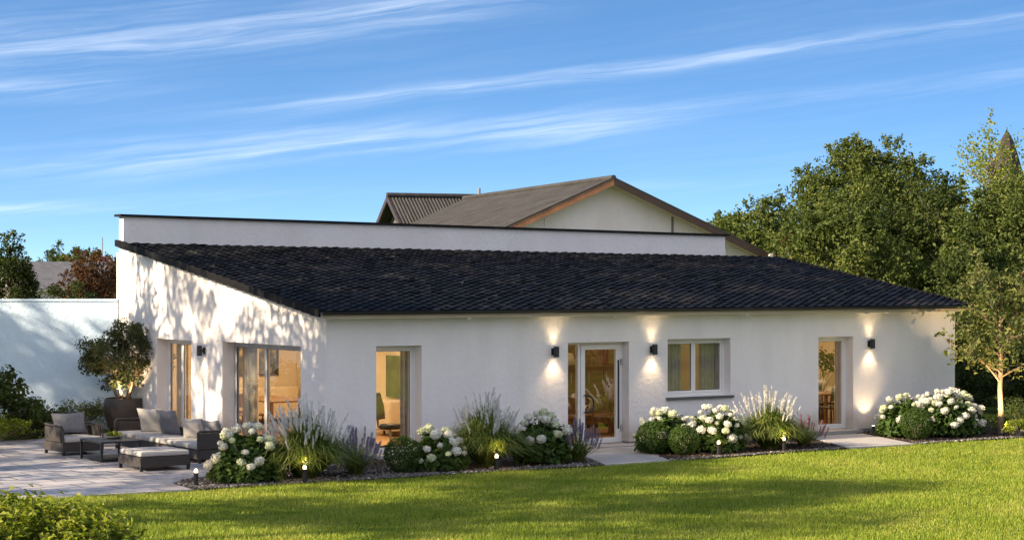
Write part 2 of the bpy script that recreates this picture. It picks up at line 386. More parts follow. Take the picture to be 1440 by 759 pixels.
def bend(p0, p1, k, g, sag=.0, n=5):
    p0 = np.array(p0,float); p1 = np.array(p1,float); L = np.linalg.norm(p1-p0); off = g.normal(size=3)*k*L
    return [p0+(p1-p0)*t + off*math.sin(pi*t) + np.array((0,0,sag*L*math.sin(pi*t))) for t in np.linspace(0,1,n)]

def make_tree(name, loc, label, cat, h, base, rx, ry, seed, nclump=90, nleaf=200, cr=.7, leaf=.16, lm='leaf_mid', bark='bark',
              trunk=.18, group=None, aspect=.55, fork=None, lobes=6, lamp=(.1,.32), inner=.35, spiky=0.0, shape=0.0, limb_r=.5, lean=(0,0)):
    """trunk and limbs as one part, crown of separate leaf clumps as another"""
    g = rs(seed); root = empty(name, loc, 0, label, cat, group)
    cz = (h+base)/2; rz = (h-base)/2
    # uneven crown: direction-dependent radius
    ld = unit(g.normal(size=(lobes,3))); la = g.uniform(*lamp,lobes)
    C = []
    while len(C) < nclump:
        d = unit(g.normal(size=3)); r = g.uniform(inner,1)**.6
        k = .82 + sum(a*max(0, float(np.dot(d, q)))**3 for a, q in zip(la, ld))
        p = d*r*k
        if shape: # narrower towards the top
            p[:2] *= 1 - shape*max(0,(p[2]+.2))
        p = np.array((p[0]*rx, p[1]*ry, cz + p[2]*rz))
        if p[2] > base*.6: C.append(p)
    C = np.array(C)
    w = MB(); fk = fork or base*.75
    top = np.array((lean[0], lean[1], cz+rz*.35))
    tp = bend((0,0,-.05), top, .03, g, n=7); tr = np.linspace(trunk, trunk*.3, 7); tr[0] *= 1.25
    w.tube(tp, tr, 9)
    tpa = np.array(tp)
    for p in C:
        # leave the trunk below the clump
        zt = max(fk, min(p[2]-.55*math.hypot(p[0],p[1]), top[2]*.98)); i = int(np.argmin(abs(tpa[:,2]-zt))); s0 = tpa[i].copy(); s0[2] = max(zt, tpa[0][2])
        t = np.clip((zt-tpa[0][2])/(tpa[-1][2]-tpa[0][2]),0,1); s0 = tpa[0]+(tpa[-1]-tpa[0])*t
        L = np.linalg.norm(p-s0)
        pts = bend(s0, p, .07, g, .05, 5); r0 = min(trunk*limb_r, .012+L*.018)
        w.tube(pts, np.linspace(r0, .006, 5), 5, cap=False)
    w.build('trunk', M[bark], root, smooth=True)
    cm = MB(); Q = []
    for p in C:
        rr = cr*g.uniform(.55,1.3)
        n = int(nleaf*g.uniform(.6,1.4)*(rr/cr)**1.5)
        P, d = blob(g, p, (rr, rr, rr*.75), n, .5)
        if spiky:
            # shoots that stick out of the clump
            ns = max(2, n//25); sd = unit(unit(p-np.array((0,0,cz)))*.8 + g.normal(size=(ns,3))*.6 + np.array((0,0,.5)))
            k = g.integers(0, ns, n//2); P[:n//2] = p + sd[k]*(rr*(.6+spiky*g.uniform(0,1,n//2)))[:,None] + g.normal(size=(n//2,3))*leaf*.35
        nn = unit(d*.7 + g.normal(size=(n,3))*.7 + np.array((0,0,.6)))
        Q.append(leaf_quads(g, P, nn, np.full(n, leaf), aspect))
    cm.quads(np.concatenate(Q)).build('crown', M[lm], root)
    return root

def make_shrub(name, loc, label, cat, rx, ry, h, seed, n=2500, leaf=.07, lm='leaf_mid', group=None, aspect=.55, clumps=26, rough=.3, bark='twig', core=True):
    g = rs(seed); root = empty(name, loc, 0, label, cat, group)
    w = MB(); Q = []
    for i in range(clumps):
        d = unit(g.normal(size=3)); d[2] = abs(d[2])*.9; k = g.uniform(.55,1)*(1+rough*g.uniform(-.5,.5))
        c = np.array((d[0]*rx*k, d[1]*ry*k, .08+d[2]*(h*.85)*k + .1*h))
        w.tube(bend((d[0]*rx*.12, d[1]*ry*.12, -.02), c, .06, g, .05), np.linspace(.012,.004,5), 5, cap=False)
        r = min(rx, ry, h)*g.uniform(.25,.5); m = n//clumps
        P, dd = blob(g, c, (r, r, r*.8), m, .45); P[:,2] = np.maximum(P[:,2], .02)
        Q.append(leaf_quads(g, P, unit(dd*.8 + g.normal(size=(m,3))*.6 + np.array((0,0,.7))), np.full(m, leaf), aspect))
    w.build('stems', M[bark], root)
    MB().quads(np.concatenate(Q)).build('foliage', M[lm], root)
    return root

def head_mesh(seed, r, m):
    g = rs(seed); b = MB()
    b.lathe([(.001,-r*.75),(r*.55,-r*.6),(r*.8,-r*.1),(r*.7,r*.4),(r*.3,r*.72),(.001,r*.78)], 9)
    d = unit(g.normal(size=(150,3))); P = d*r*g.uniform(.82,1.05,(150,1)); P[:,2] *= .9
    b.quads(leaf_quads(g, P, d + g.normal(size=(150,3))*.35, np.full(150, r*.5), .8, 0, .08))
    return b.mesh('flower_head', m)
HEADS = [head_mesh(900+i, .088, M['petal' if i < 4 else 'petal_green']) for i in range(6)]
def make_hydrangea(loc, label, rx, ry, h, seed, nhead, group='white hydrangeas in the beds', nleaf=2300, hs=1.0):
    g = rs(seed); root = empty('hydrangea', loc, 0, label, 'hydrangea', group)
    w = MB(); Q = []
    # flower heads over the upper, outward side
    H = []
    tries = 0
    while len(H) < nhead and tries < 4000:
        tries += 1
        d = unit(g.normal(size=3)); d[2] = abs(d[2])*1.0+.12; d = unit(d)
        if d[2] < .30 and g.uniform() < .6: continue
        k = g.uniform(.93, 1.1)
        p = np.array((d[0]*rx*k, d[1]*ry*k, .12 + d[2]*(h-.2)*k))
        if all(np.linalg.norm(p-q) > .145*hs for q in H): H.append(p)
    for p in H:
        w.tube(bend((p[0]*.15, p[1]*.15, -.02), p, .05, g, .06), np.linspace(.011,.005,5), 5, cap=False)
    w.build('stems', M['twig'], root)
    n = nleaf; d = unit(g.normal(size=(n,3))); d[:,2] = np.abs(d[:,2])
    k = g.uniform(.35,1,n)**.45*.93
    lump = 1 + .13*np.sin(d[:,0]*7+seed) * np.cos(d[:,1]*6+seed*2)
    P = np.stack([d[:,0]*rx*1.08*k*lump, d[:,1]*ry*1.08*k*lump, .05+d[:,2]*(h-.2)*k*lump], 1)
    MB().quads(leaf_quads(g, P, d*.6 + g.normal(size=(n,3))*.45 + np.array((0,0,.7)), np.full(n,.125), .62, .25, .12)).build('foliage', M['leaf_hyd'], root)
    for p in H:
        s = g.choice([.62,.85,1.0,1.12])*g.uniform(.92,1.08)*hs*.97
        inst('flower_head', HEADS[int(g.integers(0,6)) if g.uniform() < .8 else 0], root, p, (g.uniform(-.4,.4), g.uniform(-.4,.4), g.uniform(0,6)), (s, s, s*g.uniform(.8,.98)))
    return root

def plume_mesh(seed):
    g = rs(seed); b = MB(); L = g.uniform(.26,.38)
    cv = g.normal(size=2)*.05
    ax = lambda t: np.array((cv[0]*t*t, cv[1]*t*t, L*t))
    b.tube([ax(t) for t in np.linspace(0,1,5)], np.linspace(.004,.002,5), 4)
    n = 70; t = g.uniform(0,1,n); P = np.array([ax(q) for q in t]); ang = g.uniform(0,2*pi,n)
    rad = .012*np.sin(pi*np.clip(t*.85+.12,0,1)); P[:,0] += np.cos(ang)*rad; P[:,1] += np.sin(ang)*rad
    N = np.stack([np.cos(ang+1.5), np.sin(ang+1.5), np.zeros(n)],1)
    A = np.stack([np.cos(ang)*.5, np.sin(ang)*.5, np.ones(n)],1); A = unit(A); B = unit(np.cross(A, N)); 
    Ls = .055*g.uniform(.7,1.3,(n,1)); W = .0065
    V = np.stack([P-A*Ls*.5, P-B*W, P+A*Ls*.6, P+B*W],1)
    return b.quads(V).mesh('plume', M['plume'])
PLUMES = [plume_mesh(300+i) for i in range(5)]
def blade_strips(mb, g, n, r0, reach, h, wid, flop=1.0, seg=5):
    for i in range(n):
        a = g.uniform(0,2*pi); q = g.uniform(0,1)**.6; rr = reach*q*g.uniform(.75,1.3); hh = h*(1-.45*q)*g.uniform(.6,1.05)
        x0, y0 = math.cos(a)*r0*g.uniform(0,1), math.sin(a)*r0*g.uniform(0,1)
        P = []; w = wid*g.uniform(.7,1.3); da = g.normal()*.35
        for k in range(seg+1):
            t = k/seg; ang = a + da*t
            rd = rr*(t**1.05); z = hh*(math.sin(min(t*1.12,1)*pi*.5) - flop*q*max(0,t-.45)**1.6*1.25)
            x, y = x0+math.cos(ang)*rd, y0+math.sin(ang)*rd
            ww = w*(1-t)**.45 + .001; px, py = -math.sin(ang)*ww*.5, math.cos(ang)*ww*.5
            P += [(x-px, y-py, max(z,.01)), (x+px, y+py, max(z,.01))]
        mb.add(P, [(2*k, 2*k+1, 2*k+3, 2*k+2) for k in range(seg)])
def make_grass(loc, label, reach, h, seed, nblade=700, nplume=55, ph=1.25, spread=.5):
    g = rs(seed); root = empty('fountain_grass', loc, 0, label, 'ornamental grass', 'plumed grasses in the beds')
    b = MB(); blade_strips(b, g, nblade, .16, reach, h, .024)
    b.build('blades', M['grass_blade'], root)
    st = MB()
    for i in range(nplume):
        a = g.uniform(0,2*pi); q = g.uniform(0,1)**.7; rr = spread*q; z = ph*(1-.30*q*q)*g.uniform(.74,.98) - .22
        x, y = math.cos(a)*rr, math.sin(a)*rr
        st.tube([(x*.2,y*.2,0),(x*.45,y*.45,z*.5),(x,y,z)], (.004,.003,.0025), 4, cap=False)
        s = g.uniform(.75,1.15)
        inst('plume', PLUMES[i%5], root, (x,y,z-.01), (-y*.75+g.normal()*.08, x*.75+g.normal()*.08, 0), s)
    st.build('stems', M['grass_blade'], root)
    return root
def spike_mesh(seed, m):
    g = rs(seed); b = MB(); L = .2
    b.tube([(0,0,0),(0,0,L)], (.003,.002), 4)
    n = 34; t = np.linspace(.12,1,n); ang = np.arange(n)*2.4
    P = np.stack([np.cos(ang)*.012, np.sin(ang)*.012, t*L],1); N = np.stack([np.cos(ang),np.sin(ang),np.full(n,.6)],1)
    return b.quads(leaf_quads(g, P, N, np.full(n,.026), .8, -.4, .1)).mesh('flower_spike', m)
SPIKES = [spike_mesh(400+i, M['lav']) for i in range(3)]; RSP = [spike_mesh(420+i, M['rose']) for i in range(3)]
def make_lavender(loc, label, r, h, seed, ns=60, spikes=None, cat='lavender', name='lavender'):
    g = rs(seed); root = empty(name, loc, 0, label, cat)
    b = MB(); blade_strips(b, g, 300, .1, r, h*.7, .012, .8); b.build('foliage', M['grass_blade'], root)
    st = MB()
    for i in range(ns):
        a = g.uniform(0,2*pi); q = g.uniform(0,1)**.6; rr = r*.95*q; z = h*(1-.35*q*q)*g.uniform(.7,1)-.17; x, y = math.cos(a)*rr, math.sin(a)*rr
        st.tube([(x*.25,y*.25,0),(x*.6,y*.6,z*.6),(x,y,z)], .003, 4, cap=False)
        inst('flower_spike', (spikes or SPIKES)[i%3], root, (x,y,z-.02), (-y*.9, x*.9, 0), g.uniform(.8,1.25))
    st.build('stems', M['grass_blade'], root)
    return root
def make_boxball(loc, label, r, seed):
    g = rs(seed); root = empty('boxwood_ball', loc, 0, label, 'boxwood', 'clipped boxwood balls'); n = 4200
    d = unit(g.normal(size=(n,3))); k = g.uniform(.6,1.03,n)**.4; lump = 1+.05*np.sin(d[:,0]*8)*np.sin(d[:,1]*9+1)*np.cos(d[:,2]*7)
    P = d*(r*k*lump)[:,None]; P[:,2] = P[:,2]*.95 + r*.93; keep = P[:,2] > .01; P = P[keep]; d = d[keep]; n = len(P)
    MB().quads(leaf_quads(g, P, d + g.normal(size=(n,3))*.6, np.full(n,.034), .7, 0, .1)).build('foliage', M['leaf_box'], root)
    w = MB()
    for i in range(7):
        a = i*.9; w.tube([(0,0,-.02),(math.cos(a)*r*.4,math.sin(a)*r*.4,r),(math.cos(a)*r*.5,math.sin(a)*r*.5,r*1.4)], (.014,.008,.004), 5)
    w.build('stems', M['twig'], root)
    return root

# ------------------------------------------------------------------ ground
tag(MB().add([(-1500,-1500,-.03),(1500,-1500,-.03),(1500,1500,-.03),(-1500,1500,-.03)], [(0,1,2,3)]).build('ground', M['ground']), kind='structure')
tag(MB().add([(-70,-70,0),(70,-70,0),(70,70,0),(-70,70,0)], [(0,1,2,3)]).build('lawn', M['lawn']), kind='structure')
def slab_poly(name, poly, z, th, m, kind=True, bevel=0):
    o = MB().prism([(x,y,z-th) for x,y in poly], (0,0,th)).build(name, m, bevel=bevel)
    if kind: tag(o, kind='structure')
    return o
PATIO = [(-14,-.4),(-8.2,-1.6),(-7.0,-2.5),(-6.1,-2.98),(-4.05,-3.08),(0,-3.1),(0,9.2),(-3.0,8.0),(-6,8.4),(-14,12)]
slab_poly('patio', PATIO, .02, .03, M['paving'])
BED_A = [(-4.02,-3.12),(3.95,-3.3),(4.7,-1.2),(5.0,0.0),(-.05,0.0),(-.05,-.6),(-1.2,-1.2),(-3.3,-1.4),(-3.9,-2.0)]
BED_B = [(5.5,-3.3),(10.15,-3.0),(11.3,-.45),(11.3,0),(7.3,0),(6.95,-.4),(6.2,-1.2)]
BED_C = [(12.0,-3.05),(16.4,-3.0),(18.0,-2.0),(18.4,1.5),(16.3,1.5),(16.3,0),(13.1,0),(12.9,-.5)]
for b in (BED_A, BED_B, BED_C): slab_poly('planting_bed', b, .03, .03, M['soil'])
slab_poly('path', [(3.98,-3.28),(5.45,-3.3),(6.9,-.42),(5.2,-.42)], .036, .05, M['slab'], bevel=.006)
slab_poly('path', [(10.2,-2.98),(11.95,-3.08),(12.95,-.47),(11.35,-.47)], .036, .05, M['slab'], bevel=.006)
slab_poly('path', [(-.35,-3.0),(.55,-3.0),(2.1,-.4),(1.0,-.4)], .036, .05, M['slab'], bevel=.006)
def inside(poly, P):
    x, y = P[:,0], P[:,1]; c = np.zeros(len(P), bool); j = len(poly)-1
    for i in range(len(poly)):
        xi, yi = poly[i]; xj, yj = poly[j]
        c ^= ((yi > y) != (yj > y)) & (x < (xj-xi)*(y-yi)/(yj-yi+1e-12)+xi); j = i
    return c
# pebbles along the bed edges
def pebbles():
    g = rs(5); P = []
    def strip(p, q, n, w):
        t = g.uniform(0,1,n); d = np.array(q)-np.array(p); nrm = np.array((-d[1], d[0]))/np.hypot(*d)
        return np.array(p)+np.outer(t,d)+np.outer(np.abs(g.normal(size=n))*w, nrm)
    P.append(strip((-4.0,-3.12),(3.95,-3.3),2300,.20)); P.append(strip((5.5,-3.3),(10.15,-3.0),700,.10)); P.append(strip((12,-3.05),(16.4,-3.0),500,.10))
    P.append(strip((3.95,-3.25),(4.6,-1.3),160,.08))
    c = np.stack([g.uniform(-4.0,-1.2,1300), g.uniform(-3.1,-1.6,1300)],1); P.append(c[inside(BED_A, c)])
    c = np.stack([g.uniform(-1,.6,700), g.uniform(-3.2,-1.6,700)],1); P.append(c)
    P = np.concatenate(P); b = MB()
    for x, y in P:
        r = g.uniform(.012,.034); n = 5; a0 = g.uniform(0,6); V = []
        for k in range(n):
            a = a0+2*pi*k/n; rr = r*g.uniform(.75,1.2); V.append((x+math.cos(a)*rr, y+math.sin(a)*rr*.8, .028))
        for k in range(n):
            a = a0+2*pi*k/n+.3; rr = r*g.uniform(.5,.8); V.append((x+math.cos(a)*rr, y+math.sin(a)*rr*.8, .03+r*g.uniform(.5,.9)))
        b.add(V, [(k,(k+1)%n,n+(k+1)%n,n+k) for k in range(n)]+[tuple(n+k for k in range(n))])
    tag(b.build('gravel', M['pebble']), 'grey and pale pebbles edging the planting beds', 'gravel', kind='stuff')
pebbles()
def chips():
    g = rs(6); Q = []
    for poly, n in ((BED_A, 5000), (BED_B, 3500), (BED_C, 3500)):
        p = np.array(poly); P = np.stack([g.uniform(p[:,0].min(),p[:,0].max(),n), g.uniform(p[:,1].min(),p[:,1].max(),n), g.uniform(.03,.05,n)],1); P = P[inside(poly, P)]
        Q.append(leaf_quads(g, P, g.normal(size=(len(P),3))*.5+np.array((0,0,1)), np.full(len(P),.06), .45, 0, .05))
    tag(MB().quads(np.concatenate(Q)).build('bark_mulch', M['chip']), 'dark brown bark mulch over the planting beds', 'mulch', kind='stuff')
chips()
# lawn blades
def lawn_blades():
    g = rs(7); W = [(-10.5,-8.2),(3.5,-17),(10,-18),(22,-9),(20,3),(18.5,1.4),(18,-2.02),(16.4,-3.0),(12,-3.07),(5.5,-3.32),(3.9,-3.32),(-4.05,-3.14),(-6.2,-3.02),(-7.1,-2.5),(-8.4,-1.6),(-13,-2)]
    n = 1050000; P = np.stack([g.uniform(-13,22,n), g.uniform(-18,3,n)],1); P = P[inside(W, P)]
    d = np.hypot(P[:,0]+17.3, P[:,1]+32.7); P = P[g.uniform(0,1,len(P)) < np.clip((34/d)**2,0,1)]
    n = len(P); h = g.uniform(.025,.058,n)*(1+.25*np.sin(P[:,0]*1.7+np.sin(P[:,1]*2.3))); a = g.uniform(0,2*pi,n); w = g.uniform(.004,.0085,n)
    lean = g.uniform(0,.7,n)*h; la = g.uniform(0,2*pi,n)
    B = np.zeros((n,3,3), np.float32)
    B[:,0,0] = P[:,0]-np.cos(a)*w; B[:,0,1] = P[:,1]-np.sin(a)*w; B[:,1,0] = P[:,0]+np.cos(a)*w; B[:,1,1] = P[:,1]+np.sin(a)*w
    B[:,2,0] = P[:,0]+np.cos(la)*lean; B[:,2,1] = P[:,1]+np.sin(la)*lean; B[:,2,2] = h
    tag(MB().tris(B).build('lawn_grass', M['blade']), 'short mown green grass of the lawn', 'grass', kind='stuff')
lawn_blades()

# ------------------------------------------------------------------ the house
house = empty('house', (0,0,0), 0, 'long white bungalow with low dark tiled lean-to roof and glazed doors', 'house')
RZ = lambda s: 2.79 + .1408*(s+.3)             # underside of the tiles at distance s behind the facade
def wall_cells(mb, u0, u1, ztop, openings, put, z0=0.0):
    """solid cells round the openings (u0,u1,z0,z1); put(u,z) -> outer point; thickness vector handled by caller"""
    us = sorted({u0, u1, *[o[0] for o in openings], *[o[1] for o in openings]})
    for a, b in zip(us[:-1], us[1:]):
        cuts = [(o[2], o[3]) for o in openings if o[0] <= a+1e-6 and o[1] >= b-1e-6]
        zs = z0; segs = []
        for c0, c1 in sorted(cuts):
            if c0 > zs+1e-6: segs.append((zs, c0))
            zs = c1
        for q in segs: put(mb, a, b, q[0], q[0], q[1], q[1])
        put(mb, a, b, zs, zs, ztop(a), ztop(b))
TH = .36
OPF = [(1.06,2.05,.10,2.14),(5.44,6.96,.06,2.13),(7.95,9.62,.96,2.16),(12.09,13.11,.08,2.14)]
fw = MB()
def putf(mb, a, b, za, zb, ta, tb): mb.prism([(a,0,za),(b,0,zb),(b,0,tb),(a,0,ta)], (0,TH,0))
wall_cells(fw, 0, 16.25, lambda u: RZ(0)-.03, OPF, putf, .09)
fw.build('wall', M['stucco'], house)
OPG = [(1.02,4.5,.06,2.13),(6.04,7.85,.06,2.11)]
gw = MB()
def putg(mb, a, b, za, zb, ta, tb): mb.prism([(0,a,za),(0,b,zb),(0,b,tb),(0,a,ta)], (TH,0,0))
wall_cells(gw, TH, 10.0, lambda u: RZ(u)-.03, OPG, putg, .09)
gw.build('wall', M['stucco'], house)
MB().prism([(16.25-.3,TH,.09),(17.55-.3,8.4,.09),(17.55-.3,8.4,RZ(8.4)-.03),(16.25-.3,TH,RZ(TH)-.03)], (.3,0,0)).build('wall', M['stucco'], house)
# parapet wall along the back, dark coping on it
par = MB(); F = lambda t: 9.76-(9.76-8.30)*t/16.27
P0, P1 = (0.0, F(0)), (16.27, F(16.27))
def parapet(x0, x1, off0, off1, zl0, zl1, zh0, zh1):
    y = lambda x, o: F(x)+o
    b = MB(); V = [(x0,y(x0,off0),zl0),(x1,y(x1,off0),zl1),(x1,y(x1,off1),zl1),(x0,y(x0,off1),zl0),(x0,y(x0,off0),zh0),(x1,y(x1,off0),zh1),(x1,y(x1,off1),zh1),(x0,y(x0,off1),zh0)]
    return b.add(V, [(3,2,1,0),(4,5,6,7),(0,1,5,4),(1,2,6,5),(2,3,7,6),(3,0,4,7)])
pw = parapet(.004, 16.27, 0, .25, 2.0, 2.0, 4.81, 4.53).build('parapet', M['stucco'], house)
parapet(-.09, 16.36, -.07, .31, 4.812, 4.532, 4.866, 4.586).build('coping', M['coping'], pw)
parapet(.004, 17.6, .26, .4, 0, 0, 4.0, 3.7).build('wall', M['stucco'], house)
# plinth
for a, b in ((.01,1.06),(2.05,5.44),(6.96,12.09),(13.11,16.24)): MB().box(a, b, .012, TH, 0, .09).build('plinth', M['plinth'], house)
for a, b in ((TH,1.02),(4.5,6.04),(7.85,9.99)): MB().box(.012, TH, a, b, 0, .09).build('plinth', M['plinth'], house)

# roof
E0, E1, R0, R1 = (-.28,-.32), (16.55,-.32), (-.05,9.755), (17.84,8.18)
def rp(u, v):
    x = (E0[0]*(1-u)+E1[0]*u)*(1-v) + (R0[0]*(1-u)+R1[0]*u)*v
    y = (E0[1]*(1-u)+E1[1]*u)*(1-v) + (R0[1]*(1-u)+R1[1]*u)*v
    return x, y
def roof_tiles():
    g = rs(11); rows, cols, sub = 40, 66, 6
    us = np.linspace(0,1,cols*sub+1); ph = (np.arange(cols*sub+1)%sub)/sub
    wav = .010*np.cos(2*pi*ph) + .004*np.cos(4*pi*ph)
    V = []; nr = 0
    for r in range(rows):
        jit = np.repeat(g.normal(size=cols)*.0035, sub); jit = np.append(jit, jit[-1])
        for v, dz in ((r/rows, .0 if r == 0 else .006), (r/rows+.0006, .042), ((r+.93)/rows, .010)):
            for i, u in enumerate(us):
                x, y = rp(u, min(v,1)); V.append((x, y - (jit[i]*2 if dz == .042 else 0), RZ(y)+dz+(wav[i] if dz > 0 else -.02)+jit[i]))
            nr += 1
    n = len(us); idx = np.arange(nr*n).reshape(nr, n)
    F = np.stack([idx[:-1,:-1], idx[:-1,1:], idx[1:,1:], idx[1:,:-1]],-1).reshape(-1,4)
    b = MB(); b.v = V; b.n = len(V); b.f = [tuple(int(q) for q in f) for f in F]
    return b
roof = roof_tiles().build('roof', M['tiles'], house)
dk = MB()
c = [rp(0,0), rp(1,0), rp(1,1), rp(0,1)]
ins = [(c[0][0]+.05,c[0][1]+.04),(c[1][0]-.05,c[1][1]+.04),(c[2][0]-.05,c[2][1]),(c[3][0]+.05,c[3][1])]
dk.add([(x,y,RZ(y)-.095) for x,y in ins]+[(x,y,RZ(y)-.022) for x,y in ins], [(3,2,1,0),(4,5,6,7),(0,1,5,4),(1,2,6,5),(2,3,7,6),(3,0,4,7)])
dk.build('soffit', M['frame'], roof)
# verge tiles: a stepped dark strip down each raking edge
for u, sx in ((0,-1),(1,1)):
    vb = MB()
    for r in range(28):
        (x0,y0),(x1,y1) = rp(u, r/28), rp(u, (r+1)/28); k = .02
        q = [(x0,y0,RZ(y0)-.085),(x1,y1,RZ(y1)-.10),(x1,y1,RZ(y1)+.045),(x0,y0,RZ(y0)+.07)]
        vb.prism(q, (sx*.045,0,0))
    vb.build('verge_tiles', M['verge'], roof)
vb = MB()
vb.prism([(rp(0,1)[0]-.05, 9.70, RZ(9.7)-.1),(rp(0,1)[0]-.05,10.02,RZ(10.0)-.09),(rp(0,1)[0]-.05,10.02,RZ(10)+.05),(rp(0,1)[0]-.05,9.7,RZ(9.7)+.05)], (.12,0,0)).build('verge_tiles', M['verge'], roof)
# eaves: gutter, fascia and rafter ends
gb = MB(); pr = []
for k in range(9):
    a = pi + pi*k/8; pr.append((math.cos(a)*.055, math.sin(a)*.055))
lo = [(-.30, -.39+y, 2.79+z) for y, z in pr]
gb.prism(lo, (16.87,0,0)); gb.build('gutter', M['black'], roof)
MB().box(-.22, 16.5, -.325, -.30, 2.665, 2.775).build('fascia', M['soffit'], roof)
rb = None
for x in (2.9, 6.35, 9.8, 13.25, 13.9):
    o = MB().prism([(x,-.29,RZ(-.29)-.16),(x+.08,-.29,RZ(-.29)-.16),(x+.08,-.29,RZ(-.29)-.098),(x,-.29,RZ(-.29)-.098)], (0,.285,.04)).build('rafter_end', M['frame'], roof)

# glazing -----------------------------------------------------------------
def frame_rect(mb, P, u0, u1, z0, z1, w, d0, d1):
    """rectangular frame in a wall; P(u, d, z) -> world"""
    def bar(a, b, za, zb): 
        V = [P(a,d0,za),P(b,d0,za),P(b,d0,zb),P(a,d0,zb),P(a,d1,za),P(b,d1,za),P(b,d1,zb),P(a,d1,zb)]
        mb.add(V, [(3,2,1,0),(4,5,6,7),(0,1,5,4),(1,2,6,5),(2,3,7,6),(3,0,4,7)])
    bar(u0, u0+w, z0, z1); bar(u1-w, u1, z0, z1); bar(u0+w, u1-w, z0, z0+w); bar(u0+w, u1-w, z1-w, z1)
    return bar
PF = lambda u, d, z: (u, d, z)
PG = lambda u, d, z: (d, u, z)
def bar_obj(P, name, a, b, za, zb, d0, d1, m, parent):
    V = [P(a,d0,za),P(b,d0,za),P(b,d0,zb),P(a,d0,zb),P(a,d1,za),P(b,d1,za),P(b,d1,zb),P(a,d1,zb)]
    return MB().add(V, [(3,2,1,0),(4,5,6,7),(0,1,5,4),(1,2,6,5),(2,3,7,6),(3,0,4,7)]).build(name, m, parent)
def window(P, u0, u1, z0, z1, splits=(), d=.25, fw=.055, sash=.05, name='window', sill=False, fm='frame'):
    mb = MB(); bar = frame_rect(mb, P, u0, u1, z0, z1, fw, d, d+.08)
    w = mb.build(name, M[fm], house)
    ed = [u0+fw, *splits, u1-fw]
    for a, b in zip(ed[:-1], ed[1:]):
        s = MB(); frame_rect(s, P, a+.004, b-.004, z0+fw+.004, z1-fw-.004, sash, d+.006, d+.066)
        s.build('sash', M[fm], w)
        bar_obj(P, 'pane', a+sash, b-sash, z0+fw+sash, z1-fw-sash, d+.03, d+.038, M['glass'], w)
        # dark glazing gasket
        q = MB(); frame_rect(q, P, a+sash, b-sash, z0+fw+sash, z1-fw-sash, .010, d+.018, d+.028); q.build('gasket', M['black'], w)
    return w
w3 = window(PF, 1.06, 2.05, .10, 2.14)
ww = window(PF, 7.95, 9.62, .96, 2.16, (8.80,), d=.22)
bar_obj(PF, 'sill', 7.90, 9.68, .905, .955, -.06, .215, M['stone_sill'], ww)
w5 = window(PF, 12.09, 13.11, .10, 2.14)
bar_obj(PF, 'sill', 12.02, 13.2, .0, .092, -.22, .24, M['slab'], w5)
bar_obj(PF, 'sill', 1.0, 2.12, .0, .092, -.12, .24, M['slab'], w3)
g1 = window(PG, 1.02, 4.5, .06, 2.13, (3.05,), d=.26, fm='alu')
g2 = window(PG, 6.04, 7.85, .06, 2.11, (7.08,), d=.26)
bar_obj(PG, 'sill', .96, 4.56, .0, .055, -.10, .25, M['slab'], g1); bar_obj(PG, 'sill', 5.98, 7.9, .0, .055, -.10, .25, M['slab'], g2)
# the glazed front door with sidelight
dr = MB(); bar = frame_rect(dr, PF, 5.44, 7.10-.14, .06, 2.13, .05, .25, .34); bar(5.86, 5.915, .11, 2.08)
door = dr.build('door', M['frame'], house)
bar_obj(PF, 'pane', 5.49, 5.86, .12, 2.07, .285, .293, M['glass'], door)
lf = MB(); frame_rect(lf, PF, 5.925, 6.90, .075, 2.072, .10, .235, .295); lf.build('door_leaf', M['frame'], door)
bar_obj(PF, 'pane', 6.025, 6.80, .175, 1.972, .262, .270, M['glass'], door)
bar_obj(PF, 'pull_bar', 6.838, 6.862, .35, 1.75, .205, .228, M['black'], door)
hd = MB(); hd.tube([(6.035+.16*math.sin(t), .17, .88-.17*math.cos(t)) for t in np.linspace(0,pi,15)], .019, 8)
hd.tube([(6.035,.17,.71),(6.0,.17,.71),(6.0,.235,.71)], .014, 6); hd.tube([(6.035,.17,1.05),(6.0,.17,1.05),(6.0,.235,1.05)], .014, 6)
hd.build('handle', M['black'], door, smooth=True)
st = MB().box(5.35, 7.35, -.42, .24, 0, .058).build('doorstep', M['slab'], house, bevel=.006)
for z in (.3,1.65): MB().box(6.915,6.945,.215,.245,z,z+.12).build('hinge', M['alu'], door)

# interior -----------------------------------------------------------------
MB().box(TH+.002, 15.9, TH+.002, 9.6, .0, .05).build('room_floor', M['room_floor'], house)
MB().box(TH+.002, 15.9, TH+.002, 9.55, 2.5, 2.56).build('room_ceiling', M['room'], house)
rw = MB(); rw.box(4.2,4.3,TH+.002,9.5,.05,2.5); rw.box(11.0,11.1,TH+.002,5.0,.05,2.5); rw.box(4.31,15.6,4.6,4.7,.05,2.5); rw.box(TH+.004,4.19,9.4,9.5,.05,2.5)
rw.box(15.6,15.7,TH+.002,5,.05,2.5)
rw.build('room_wall', M['room'], house)
def curtain(P, u0, u1, d, z0, z1, m, label, waves=7, amp=.03):
    b = MB(); n = waves*8; pts = []
    for i in range(n+1):
        t = i/n; pts.append((u0+(u1-u0)*t, d+amp*math.sin(t*waves*2*pi)+amp*.4*math.sin(t*waves*5)))
    V = []
    for z in (z0, z1):
        for u, dd in pts: V.append(P(u, dd, z))
    for z in (z0, z1):
        for u, dd in pts: V.append(P(u, dd+.012, z))
    k = n+1; F = []
    for i in range(n):
        F += [(i,i+1,k+i+1,k+i),(2*k+i+1,2*k+i,3*k+i,3*k+i+1)]
    o = b.add(V, F).build('curtain', M[m], smooth=True)
    return tag(o, label, 'curtain')
curtain(PF, 1.84, 2.24, .44, .08, 2.46, 'curtain', 'beige curtain at right jamb of the tall window near the house corner', 4)
